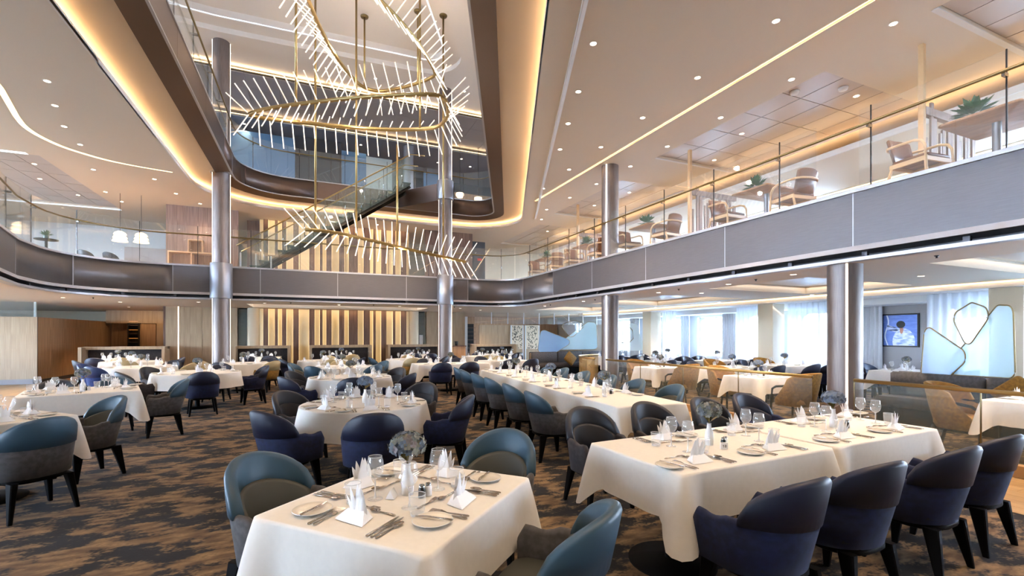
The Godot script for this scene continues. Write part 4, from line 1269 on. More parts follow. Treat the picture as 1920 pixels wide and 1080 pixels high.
func wall_ring(s: Dictionary, y0: float, y1: float, thick: float, out := 0.0, base := 0.33) -> PackedVector3Array:
	var ring := PackedVector3Array()
	var r := minf(thick * 0.45, (y1 - y0) * 0.5)
	for q in [[0.0, y0], [0.0, lerpf(y0, y1, 0.5)], [0.0, y1 - r], [-thick * 0.18, y1 - r * 0.3], [-thick * 0.5, y1], [-thick * 0.82, y1 - r * 0.3], [-thick, y1 - r], [-thick, lerpf(y0, y1, 0.5)], [-thick, y0]]:
		var y: float = q[1]
		var k := clampf((y - base) / 0.30, 0.0, 1.3)
		var c := maxf(0.0, cos(deg_to_rad(s.phi)))
		var p: Vector2 = s.p * (0.92 + 0.08 * minf(k, 1.0)) + s.n * (out + q[0])
		ring.append(Vector3(p.x, y, p.y - (y - base) * 0.20 * c))
	return ring

func chair_proto(key: String, cap_m: String, shell_m: String, seat_m: String) -> void:
	var t := Node3D.new()
	var pl := plan()
	var rings := []
	for s in pl:
		var top := 0.615
		if s.arm > 0: top = 0.615 - 0.025 * sin(PI * minf(s.arm * 1.2, 1.0)) - (0.07 if s.arm > 0.95 else (0.012 if s.arm > 0.8 else 0.0))
		rings.append(wall_ring(s, 0.335, top, 0.05))
	var st := mb()
	loft(st, rings)
	part(t, "shell", fin(st), M[shell_m])
	rings = []
	for s in pl:
		if s.arm > 0 or absf(s.phi) > 76: continue
		var q: float = s.phi / 76.0
		rings.append(wall_ring(s, 0.59, 0.612 + 0.243 * pow(maxf(0.0, 1 - q * q), 0.56), 0.062, 0.007))
	st = mb()
	loft(st, rings)
	part(t, "top_cap", fin(st), M[cap_m])
	rings = []
	for s in pl:
		if s.arm > 0 or absf(s.phi) > 76: continue
		var q: float = s.phi / 76.0
		rings.append(wall_ring(s, 0.42, 0.60 + 0.095 * (1 - q * q), 0.04, -0.038))
	st = mb()
	loft(st, rings)
	part(t, "back_pad", fin(st), M[seat_m])
	part(t, "seat", rblock(0.46, 0.11, 0.41, 0.10, 0.025), M[seat_m], Vector3(0, 0.355, 0.02))
	part(t, "seat_frame", rblock(0.44, 0.04, 0.38, 0.16, 0.006), M.black_wood, Vector3(0, 0.30, -0.02))
	for sx in [-1, 1]:
		for sz in [-1, 1]:
			st = mb(false)
			var a := Vector3(sx * 0.185, 0.32, sz * 0.165); var b := Vector3(sx * 0.225, 0, sz * (0.225 if sz < 0 else 0.20))
			loft(st, [shift(rrect(0.05, 0.09, 0.008, 1), a), shift(rrect(0.028, 0.036, 0.006, 1), b)])
			part(t, "leg", fin(st), M.black_wood)
	keep(key, "dining_chair", "chair", t)

func shift(o: PackedVector2Array, c: Vector3) -> PackedVector3Array:
	var out := PackedVector3Array()
	for p in o: out.append(Vector3(p.x, 0, p.y) + c)
	return out

func lounge_proto(key: String, shell_m: String, seat_m: String) -> void:
	var t := Node3D.new()
	var pl := plan(0.26, 0.31, 0.27)
	var rings := []
	for s in pl:
		var k := clampf(absf(s.phi) / 90.0, 0, 1)
		var top: float = 0.90 - 0.12 * pow(k, 3)
		if s.arm > 0: top = lerpf(0.78, 0.42, pow(s.arm, 0.75))
		rings.append(wall_ring(s, 0.30, top, 0.055))
	var st := mb()
	loft(st, rings)
	part(t, "shell", fin(st), M[shell_m])
	part(t, "seat", rblock(0.5, 0.14, 0.52, 0.13, 0.03), M[seat_m], Vector3(0, 0.33, 0.03))
	for s in [-1, 1]:
		part(t, "armrest", tube_mesh([Vector3(s * 0.26, 0.66, -0.12), Vector3(s * 0.27, 0.645, 0.08), Vector3(s * 0.28, 0.625, 0.22), Vector3(s * 0.285, 0.58, 0.285), Vector3(s * 0.29, 0.42, 0.30), Vector3(s * 0.30, 0.0, 0.31)], 0.020, 8), M.black_wood)
		part(t, "leg", tube_mesh([Vector3(s * 0.2, 0.32, -0.2), Vector3(s * 0.25, 0, -0.3)], 0.022, 8), M.black_wood)
	keep(key, "lounge_chair", "chair", t)

func bentwood_proto() -> void:
	var t := Node3D.new()
	for s in [-1, 1]:
		part(t, "front_leg", tube_mesh([Vector3(s * 0.28, 0, 0.27), Vector3(s * 0.27, 0.35, 0.25), Vector3(s * 0.265, 0.55, 0.235), Vector3(s * 0.262, 0.62, 0.19), Vector3(s * 0.26, 0.655, 0.10), Vector3(s * 0.26, 0.66, -0.08), Vector3(s * 0.245, 0.665, -0.24)], 0.019, 8), M.bent_wood)
		part(t, "rear_leg", tube_mesh([Vector3(s * 0.25, 0, -0.30), Vector3(s * 0.235, 0.38, -0.19)], 0.019, 8), M.bent_wood)
		part(t, "side_rail", box_mesh(Vector3(0.025, 0.06, 0.47), Vector3(s * 0.245, 0.38, 0.02)), M.bent_wood)
	for z in [-0.2, 0.24]: part(t, "cross_rail", box_mesh(Vector3(0.49, 0.055, 0.025), Vector3(0, 0.375, z)), M.bent_wood)
	part(t, "back_rail", tube_mesh([Vector3(-0.245, 0.665, -0.24), Vector3(-0.16, 0.668, -0.31), Vector3(0, 0.67, -0.335), Vector3(0.16, 0.668, -0.31), Vector3(0.245, 0.665, -0.24)], 0.019, 8), M.bent_wood)
	part(t, "seat", rblock(0.48, 0.05, 0.47, 0.06, 0.015), M.tan_leather, Vector3(0, 0.405, 0.02))
	part(t, "seat_underside", box_mesh(Vector3(0.40, 0.02, 0.38), Vector3(0, 0.395, 0.02)), M.walnut)
	var rings := []
	for k in 9:
		var f := -1.0 + k / 4.0
		var ring := PackedVector3Array()
		for q in [[0.43, 0.0], [0.62, -0.055], [0.82, -0.10], [0.84, -0.115], [0.82, -0.135], [0.62, -0.085], [0.43, -0.03]]:
			ring.append(Vector3(f * 0.215, q[0] - 0.035 * pow(absf(f), 4), -0.20 + q[1] + 0.05 * f * f))
		rings.append(ring)
	var st := mb()
	loft(st, rings)
	part(t, "backrest", fin(st), M.tan_leather)
	keep("bentwood", "bentwood_armchair", "chair", t)

func cutlery() -> void:
	# each lies along z, handle towards +z, at y = 0
	var h := func(st: SurfaceTool, l: float) -> void:
		loft(st, [PackedVector3Array([Vector3(-0.003, 0, 0), Vector3(-0.003, 0.003, 0), Vector3(0.003, 0.003, 0), Vector3(0.003, 0, 0)]), PackedVector3Array([Vector3(-0.004, 0, l * 0.5), Vector3(-0.0035, 0.005, l * 0.5), Vector3(0.0035, 0.005, l * 0.5), Vector3(0.004, 0, l * 0.5)]), PackedVector3Array([Vector3(-0.008, 0, l * 0.92), Vector3(-0.006, 0.0045, l * 0.92), Vector3(0.006, 0.0045, l * 0.92), Vector3(0.008, 0, l * 0.92)]), PackedVector3Array([Vector3(-0.004, 0, l), Vector3(-0.003, 0.003, l), Vector3(0.003, 0.003, l), Vector3(0.004, 0, l)])])
	for kind in [["knife", 1.0], ["butter_knife", 0.8], ["fork", 1.0], ["dessert_fork", 0.82], ["spoon", 1.0], ["dessert_spoon", 0.82]]:
		var t := Node3D.new()
		var k: float = kind[1]
		var st := mb()
		h.call(st, 0.11 * k)
		part(t, "handle", fin(st), M.steel)
		st = mb(false)
		if "knife" in kind[0]:
			loft(st, [PackedVector3Array([Vector3(-0.006, 0, 0.01), Vector3(-0.006, 0.003, 0.01), Vector3(0.008, 0.0022, 0.01), Vector3(0.008, 0, 0.01)]), PackedVector3Array([Vector3(-0.007, 0, -0.05 * k), Vector3(-0.007, 0.003, -0.05 * k), Vector3(0.011, 0.0018, -0.05 * k), Vector3(0.011, 0, -0.05 * k)]), PackedVector3Array([Vector3(-0.006, 0, -0.105 * k), Vector3(-0.006, 0.002, -0.105 * k), Vector3(-0.002, 0.0015, -0.11 * k), Vector3(-0.002, 0, -0.11 * k)])])
			part(t, "blade", fin(st), M.steel)
		elif "fork" in kind[0]:
			loft(st, [PackedVector3Array([Vector3(-0.003, 0.002, 0.005), Vector3(0.003, 0.002, 0.005), Vector3(0.003, 0, 0.005), Vector3(-0.003, 0, 0.005)]), PackedVector3Array([Vector3(-0.012, 0.006, -0.03 * k), Vector3(0.012, 0.006, -0.03 * k), Vector3(0.012, 0.004, -0.03 * k), Vector3(-0.012, 0.004, -0.03 * k)])])
			for i in 4: box(st, Vector3(-0.0105 + i * 0.007, 0.006, -0.055 * k), Vector3(0.0035, 0.002, 0.052 * k))
			part(t, "tines", fin(st), M.steel)
		else:
			var rings := []
			for i in 7:
				var a := PI * i / 6
				var ring := PackedVector3Array()
				for j in 5: ring.append(Vector3(sin(a) * 0.019 * (j / 2.0 - 1), 0.007 - 0.006 * sin(a) * (1 - pow(j / 2.0 - 1, 2)), -0.03 * k + cos(a) * 0.032 * k))
				rings.append(ring)
			st = mb()
			loft(st, rings, false, false)
			part(t, "bowl", fin(st), M.steel)
		keep(kind[0], kind[0], "cutlery", t)

func tableware() -> void:
	cutlery()
	var t := Node3D.new()
	var bowl := part(t, "bowl", lathe_mesh([Vector2(0.004, 0.095), Vector2(0.02, 0.102), Vector2(0.036, 0.125), Vector2(0.041, 0.15), Vector2(0.037, 0.185), Vector2(0.032, 0.205)], 20), M.crystal)
	part(bowl, "rim", lathe_mesh([Vector2(0.0325, 0.204), Vector2(0.0325, 0.206), Vector2(0.0315, 0.206), Vector2(0.0315, 0.204)], 20), M.crystal_rim)
	part(t, "stem", lathe_mesh([Vector2(0.008, 0.004), Vector2(0.0035, 0.02), Vector2(0.0035, 0.085), Vector2(0.008, 0.098)], 8), M.crystal_rim)
	part(t, "foot", lathe_mesh([Vector2(0.0, 0.0), Vector2(0.036, 0.0), Vector2(0.036, 0.002), Vector2(0.006, 0.005)], 20), M.crystal)
	keep("wine_glass", "wine_glass", "glass", t)
	t = Node3D.new()
	part(t, "body", lathe_mesh([Vector2(0.0, 0.001), Vector2(0.028, 0.001), Vector2(0.034, 0.035), Vector2(0.037, 0.092)], 14, Vector3.ZERO, false, 0.03), M.crystal)
	part(t, "base", lathe_mesh([Vector2(0.0, 0.0), Vector2(0.028, 0.0), Vector2(0.029, 0.012), Vector2(0.0, 0.012)], 14, Vector3.ZERO, false), M.crystal_rim)
	part(t, "rim", lathe_mesh([Vector2(0.038, 0.091), Vector2(0.038, 0.094), Vector2(0.0365, 0.094), Vector2(0.0365, 0.091)], 14), M.crystal_rim)
	keep("tumbler", "water_tumbler", "glass", t)
	t = Node3D.new()
	part(t, "dish", lathe_mesh([Vector2(0.0, 0.006), Vector2(0.055, 0.006), Vector2(0.062, 0.008), Vector2(0.083, 0.015), Vector2(0.0845, 0.0135), Vector2(0.06, 0.002), Vector2(0.05, 0.0), Vector2(0.0, 0.0)], 36), M.porcelain)
	part(t, "rim", lathe_mesh([Vector2(0.082, 0.0142), Vector2(0.0838, 0.0158), Vector2(0.0855, 0.0142), Vector2(0.0838, 0.0128)], 36), M.plate_rim)
	keep("plate", "side_plate", "plate", t)
	# napkin folded as a lily: a tall curled leaf pair, lower leaves and a wedge base
	t = Node3D.new()
	var st := mb()
	# a fan of narrow pleats that rise from the fold
	for lf in [[0.0, 0.135, 0.0, 0.020, 0.0], [0.25, 0.12, 0.02, 0.02, 0.012], [-0.25, 0.125, -0.02, 0.02, 0.012], [0.5, 0.095, 0.034, 0.02, 0.02], [-0.55, 0.09, -0.034, 0.02, 0.02], [PI, 0.115, 0.0, 0.036, 0.006]]:
		var rings := []
		for i in 7:
			var v := i / 6.0
			var w: float = lf[3] * (1.0 + 0.25 * v - 1.22 * pow(v, 2.4)) + 0.0008
			var ring := PackedVector3Array()
			for j in 5:
				var u := (j - 2) / 2.0
				ring.append(Vector3(u * w + lf[2] * (0.7 + 0.5 * v), 0.012 + lf[1] * v, 0.004 + lf[4] * v * 1.6 + 0.014 * (1 - u * u) * (1 - v)).rotated(Vector3.UP, lf[0] * 0.6 if lf[0] < 3.0 else PI))
			rings.append(ring)
		loft(st, rings, false, false)
	part(t, "pleats", fin(st), M.napkin)
	st = mb(false)
	loft(st, [PackedVector3Array([Vector3(-0.085, 0, 0.055), Vector3(0.085, 0, 0.055), Vector3(0.045, 0, -0.04), Vector3(-0.045, 0, -0.04)]), PackedVector3Array([Vector3(-0.080, 0.008, 0.048), Vector3(0.080, 0.008, 0.048), Vector3(0.04, 0.01, -0.036), Vector3(-0.04, 0.01, -0.036)]), PackedVector3Array([Vector3(-0.048, 0.042, 0.014), Vector3(0.048, 0.042, 0.014), Vector3(0.028, 0.046, -0.016), Vector3(-0.028, 0.046, -0.016)])])
	part(t, "base_fold", fin(st), M.napkin)
	keep("napkin", "folded_napkin", "napkin", t)
	# hydrangea heads in a white bottle vase
	for v in 3:
		t = Node3D.new()
		part(t, "vase", lathe_mesh([Vector2(0.0, 0.0), Vector2(0.028, 0.0), Vector2(0.031, 0.05), Vector2(0.028, 0.09), Vector2(0.016, 0.12), Vector2(0.014, 0.15), Vector2(0.017, 0.155), Vector2(0.0, 0.15)], 18), M.napkin)
		part(t, "stem", tube_mesh([Vector3(0, 0.13, 0), Vector3(0.004, 0.2, 0.004)], 0.004, 6), M.dry_leaf)
		st = mb(false)
		var tones := [Color(0.30, 0.40, 0.56), Color(0.42, 0.50, 0.52), Color(0.60, 0.60, 0.50), Color(0.22, 0.28, 0.36), Color(0.36, 0.38, 0.30), Color(0.46, 0.42, 0.46)]
		if v == 1: tones = [Color(0.26, 0.36, 0.58), Color(0.34, 0.44, 0.62), Color(0.20, 0.25, 0.36), Color(0.42, 0.50, 0.62)]
		if v == 2: tones = [Color(0.34, 0.36, 0.30), Color(0.24, 0.26, 0.22), Color(0.46, 0.46, 0.40), Color(0.30, 0.34, 0.40)]
		for i in 95:
			var y := 1 - 1.45 * (i + 0.5) / 95.0
			var a := i * 2.39996
			var rr := sqrt(maxf(0, 1 - y * y))
			var d := Vector3(cos(a) * rr, y, sin(a) * rr)
			var c := Vector3(0, 0.245, 0) + Vector3(d.x * 0.085, d.y * 0.06, d.z * 0.085) * rng.randf_range(0.9, 1.08)
			var s1 := d.cross(Vector3(0.3, 1, 0.2)).normalized(); var s2 := d.cross(s1)
			var col: Color = tones[rng.randi() % tones.size()]
			st.set_color(col * rng.randf_range(0.28, 0.52))
			for q in 4:
				var w := q * PI / 2 + a
				var o := s1 * cos(w) + s2 * sin(w); var p := s2 * cos(w) - s1 * sin(w)
				quad(st, c, c + o * 0.011 + p * 0.010 + d * 0.002, c + o * 0.021 + d * 0.005, c + o * 0.011 - p * 0.010 + d * 0.002)
		var fl := part(t, "flower_head", fin(st), M.petals)
		fl.set_meta("kind", "stuff")
		part(fl, "core", lathe_mesh([Vector2(0.0, 0.20), Vector2(0.06, 0.215), Vector2(0.076, 0.25), Vector2(0.05, 0.288), Vector2(0.0, 0.30)], 12), M.sepal)
		st = mb(false)
		for lf in [0.4, 2.6]:
			var u := Vector3(cos(lf), 0, sin(lf)); var w2 := Vector3(-sin(lf), 0, cos(lf))
			quad(st, Vector3(0, 0.16, 0), Vector3(0, 0.205, 0) + u * 0.05 + w2 * 0.04, Vector3(0, 0.235, 0) + u * 0.09, Vector3(0, 0.205, 0) + u * 0.05 - w2 * 0.04)
		part(t, "leaf", fin(st), M.dry_leaf)
		keep("vase%d" % v, "flower_vase", "vase", t)
	for s in [["salt", M.napkin], ["pepper", M.pepper]]:
		t = Node3D.new()
		part(t, "body", lathe_mesh([Vector2(0.0, 0.0), Vector2(0.018, 0.0), Vector2(0.017, 0.04), Vector2(0.014, 0.05)], 14), s[1])
		part(t, "cap", lathe_mesh([Vector2(0.014, 0.05), Vector2(0.013, 0.062), Vector2(0.0, 0.066)], 14), M.chrome)
		keep(s[0], s[0] + "_shaker", "shaker", t)

# ------------------------------------------------------------------ tables with cloth
func cloth_mesh(o: PackedVector2Array, corners: Array, drop: float, tip: float, ripple: float, n_ripple: float) -> ArrayMesh:
	var st := mb()
	var nn := normals_of(o)
	var sgn := 1.0
	if nn[0].dot(o[0]) < 0: sgn = -1.0
	var rows := []
	for v in [0.0, 0.3, 0.6, 0.9, 1.0]: rows.append(at_y(o, 0.0, v * 0.985))
	var run := 0.0
	var hem := []
	for i in o.size():
		var near := 9.0
		for c in corners: near = minf(near, c.distance_to(o[i]))
		var g := pow(maxf(0.0, 1.0 - near / 0.15), 1.25) if corners.size() else 0.0
		var pinch := exp(-pow((near - 0.15) / 0.05, 2)) * 0.022 if corners.size() else 0.0
		var wave := sin(run * n_ripple) * ripple * (1 - g) + sin(run * n_ripple * 0.37 + 1.3) * ripple * 0.8
		hem.append([drop + (tip - drop) * g, 0.022 + 0.095 * g + wave + ripple - pinch])
		run += o[i].distance_to(o[(i + 1) % o.size()])
	for v in [0.012, 0.05, 0.2, 0.4, 0.6, 0.8, 1.0]:
		var ring := PackedVector3Array()
		for i in o.size():
			var q: Vector2 = o[i] + nn[i] * sgn * (0.004 + hem[i][1] * pow(v, 0.85))
			ring.append(Vector3(q.x, -hem[i][0] * v - (0.0 if v > 0.02 else -0.002), q.y))
		rows.append(ring)
	loft(st, rows, true, false)
	return fin(st)

func fine_rect(w: float, d: float, r: float) -> PackedVector2Array:
	var c := rrect(w, d, r, 4)
	var out := PackedVector2Array()
	for i in c.size():
		var a := c[i]; var b := c[(i + 1) % c.size()]
		var k := maxi(1, int(a.distance_to(b) / 0.045))
		for j in k: out.append(a.lerp(b, float(j) / k))
	return out

func table(x: float, z: float, turn: float, w: float, d: float, where: String, drop := 0.29, floor_y := 0.0, posts := 1) -> void:
	var round_ := d <= 0.0
	var t := thing("dining_table", "black pedestal table under the cloth of %s" % where, "table", Vector3(x, floor_y, z), turn)
	if round_:
		part(t, "table_top", lathe_mesh([Vector2(0, 0.71), Vector2(w - 0.01, 0.71), Vector2(w - 0.01, 0.75), Vector2(0, 0.75)], 40), M.oak)
	else:
		part(t, "table_top", box_mesh(Vector3(w - 0.02, 0.04, d - 0.02), Vector3(0, 0.73, 0)), M.oak)
	for k in posts:
		var px := (k - (posts - 1) / 2.0) * w / posts
		var post := part(t, "post", lathe_mesh([Vector2(0.045, 0.02), Vector2(0.045, 0.71)], 16), M.black_wood, Vector3(px, 0, 0))
		part(post, "base", lathe_mesh([Vector2(0.0, 0), Vector2(0.29, 0), Vector2(0.29, 0.012), Vector2(0.05, 0.03), Vector2(0, 0.03)], 32), M.black_wood)
	var key := "cloth%.2f_%.2f" % [w, d]
	if not proto.has(key):
		var c := MeshInstance3D.new()
		c.material_override = M.linen
		if round_:
			var o := PackedVector2Array()
			for k in 120: o.append(Vector2(cos(TAU * k / 120), sin(TAU * k / 120)) * w)
			c.mesh = cloth_mesh(o, [], drop + 0.02, drop, 0.018, 11.0 / w)
		else:
			c.mesh = cloth_mesh(fine_rect(w, d, 0.025), [Vector2(w, d) / 2, Vector2(-w, d) / 2, Vector2(w, -d) / 2, Vector2(-w, -d) / 2], drop, drop + 0.17, 0.005, 9.0)
		keep(key, "tablecloth", "tablecloth", c)
	place(key, Vector3(x, floor_y + 0.757, z), turn, "white linen cloth on %s" % where, "white tablecloths")

# direction words seen from the camera
func word(dx: float, dz: float) -> String:
	var r := dx * 0.9175 + dz * 0.3976
	var f := dx * 0.3976 - dz * 0.9175
	var a := rad_to_deg(atan2(r, f))
	var names := ["far", "far right", "right", "near right", "near", "near left", "left", "far left"]
	return names[int(round(fposmod(a, 360.0) / 45.0)) % 8]

const TOP := 0.760
# a place setting: seat direction d (unit, from table centre to the diner), edge point e on the cloth
func setting(e: Vector2, d: Vector2, seat: String, where: String, level: int, y := 0.0) -> void:
	var turn := atan2(d.x, d.y)   # local +z points to the diner
	var b := Basis(Vector3.UP, turn)
	var at := func(x: float, z: float) -> Vector3:
		return Vector3(e.x, y + TOP + 0.001, e.y) + b * Vector3(x, 0, z)
	var tail := "at the %s place of %s" % [seat, where]
	var jit := rng.randf_range(-0.12, 0.12)
	place("napkin", at.call(0.0 + jit * 0.1, -0.14), turn + jit * 2, "white lily folded napkin " + tail, "folded napkins")
	place("wine_glass", at.call(0.12, -0.33), turn, "clear wine glass " + tail, "wine glasses")
	if level < 1: return
	place("plate", at.call(-0.25, -0.12), turn, "cream side plate " + tail, "side plates")
	if level < 2: return
	place("tumbler", at.call(0.205, -0.27), turn, "cut glass water tumbler " + tail, "water tumblers")
	var put := func(key: String, x: float, z: float, a: float, text: String, dy := 0.0) -> void:
		var n: Node3D = place(key, at.call(x, z) + Vector3(0, dy, 0), turn + a, "%s %s" % [text, tail], "place cutlery")
		n.rotation.y = turn + a
	put.call("knife", 0.145, -0.12, 0.03 + jit * 0.2, "inner steel knife")
	put.call("knife", 0.168, -0.12, 0.03 + jit * 0.3, "outer steel knife")
	put.call("spoon", 0.195, -0.12, jit * 0.3, "steel soup spoon")
	put.call("fork", -0.135, -0.12, 0.04, "inner steel fork")
	put.call("fork", -0.162, -0.115, 0.05, "outer steel fork")
	if level < 3: return
	put.call("dessert_spoon", 0.03, -0.235, 1.5, "small dessert spoon")
	put.call("dessert_fork", -0.06, -0.262, -1.62, "small dessert fork")
	put.call("butter_knife", -0.238, -0.12, 0.1, "small butter knife", 0.0165)

func centrepiece(x: float, z: float, where: String, v: int, level: int, y := 0.0, turn := 0.0) -> void:
	place("vase%d" % v, Vector3(x, y + TOP, z), rng.randf() * TAU, "hydrangea in a white vase on %s" % where, "hydrangea vases")
	if level < 2: return
	place("salt", Vector3(x + 0.09, y + TOP, z + 0.06), 0, "white salt shaker on %s" % where, "salt shakers")
	place("pepper", Vector3(x + 0.055, y + TOP, z + 0.075), 0, "dark pepper shaker on %s" % where, "pepper shakers")

# chairs[i] = [back x, back z, kind]; the chair faces the nearest point of the table
func seat_chair(cx: float, cz: float, tx: float, tz: float, kind: String, label: String, y := 0.0) -> Vector2:
	var d := (Vector2(tx, tz) - Vector2(cx, cz)).normalized()
	place(kind, Vector3(cx, y, cz), atan2(d.x, d.y), label, "dining chairs")
	return d

const LOOK := {"navy": "navy shell chair", "teal": "teal and grey shell chair", "slate": "charcoal shell chair", "khaki": "khaki and gold shell chair", "blue": "bright blue shell chair", "gold": "gold velvet wing chair", "cream": "pale cream shell chair"}

# a table with chairs given by (angle in degrees from +x towards +z, kind); distance of the chair's seat centre
func round_set(x: float, z: float, r: float, where: String, seats: Array, level: int, v := 0, dist := 0.0) -> void:
	table(x, z, 0.0, r, 0.0, where)
	var gap := dist if dist > 0 else r + 0.24
	for s in seats:
		var d := Vector2(cos(deg_to_rad(s[0])), sin(deg_to_rad(s[0])))
		var w := word(d.x, d.y)
		if s[1] != "":
			var g: float = gap + (s[2] if s.size() > 2 else 0.0)
			seat_chair(x + d.x * g, z + d.y * g, x, z, s[1], "%s at the %s of %s" % [LOOK[s[1]], w, where])
		setting(Vector2(x, z) + d * (r - 0.02), d, w, where, level)
	centrepiece(x, z, where, v, level)

func prototypes() -> void:
	chair_proto("navy", "leather_navy", "velvet_navy", "leather_navy")
	chair_proto("teal", "leather_teal", "velvet_grey", "leather_sage")
	chair_proto("slate", "leather_slate", "velvet_dark", "leather_slate")
	chair_proto("khaki", "leather_khaki", "velvet_gold", "leather_khaki")
	chair_proto("blue", "leather_blue", "velvet_blue", "leather_navy")
	chair_proto("cream", "leather_khaki", "velvet_taupe", "leather_khaki")
	lounge_proto("gold", "velvet_gold", "leather_gold")
	bentwood_proto()
	tableware()

func rect_set(x: float, z: float, turn: float, w: float, d: float, where: String, seats: Array, level: int, v := 0, posts := 1, drop := 0.29) -> void:
	# seats: [local x, side (+1 near local +z, -1), kind, extra distance] or, for ends, [0, +-2, kind]
	table(x, z, turn, w, d, where, drop, 0.0, posts)
	var b := Basis(Vector3.UP, turn)
	var count := {}
	for s in seats:
		var local := Vector3(s[0], 0, signf(s[1]) * d / 2) if absf(s[1]) < 1.5 else Vector3(signf(s[1]) * w / 2, 0, s[0])
		var out := Vector3(0, 0, signf(s[1])) if absf(s[1]) < 1.5 else Vector3(signf(s[1]), 0, 0)
		var e := b * local
		var o := b * out
		var name_ := word(e.x, e.z) if not (s.size() > 4) else String(s[4])
		var gap: float = 0.24 + (s[3] if s.size() > 3 else 0.0)
		if s[2] != "":
			var p := e + o * gap
			place(s[2], Vector3(x + p.x, 0, z + p.z), atan2(-o.x, -o.z) + rng.randf_range(-0.06, 0.06), "%s at the %s of %s" % [LOOK[s[2]], name_, where], "dining chairs")
		setting(Vector2(x + e.x - o.x * 0.02, z + e.z - o.z * 0.02), Vector2(o.x, o.z), name_, where, level)
	if w > 3.0:
		for k in 3:
			var p := b * Vector3((k - 1) * w / 3.2, 0, 0)
			centrepiece(x + p.x, z + p.z, where + [", left end", ", middle", ", right end"][k], k % 3, level)
	else: centrepiece(x, z, where, v, level)

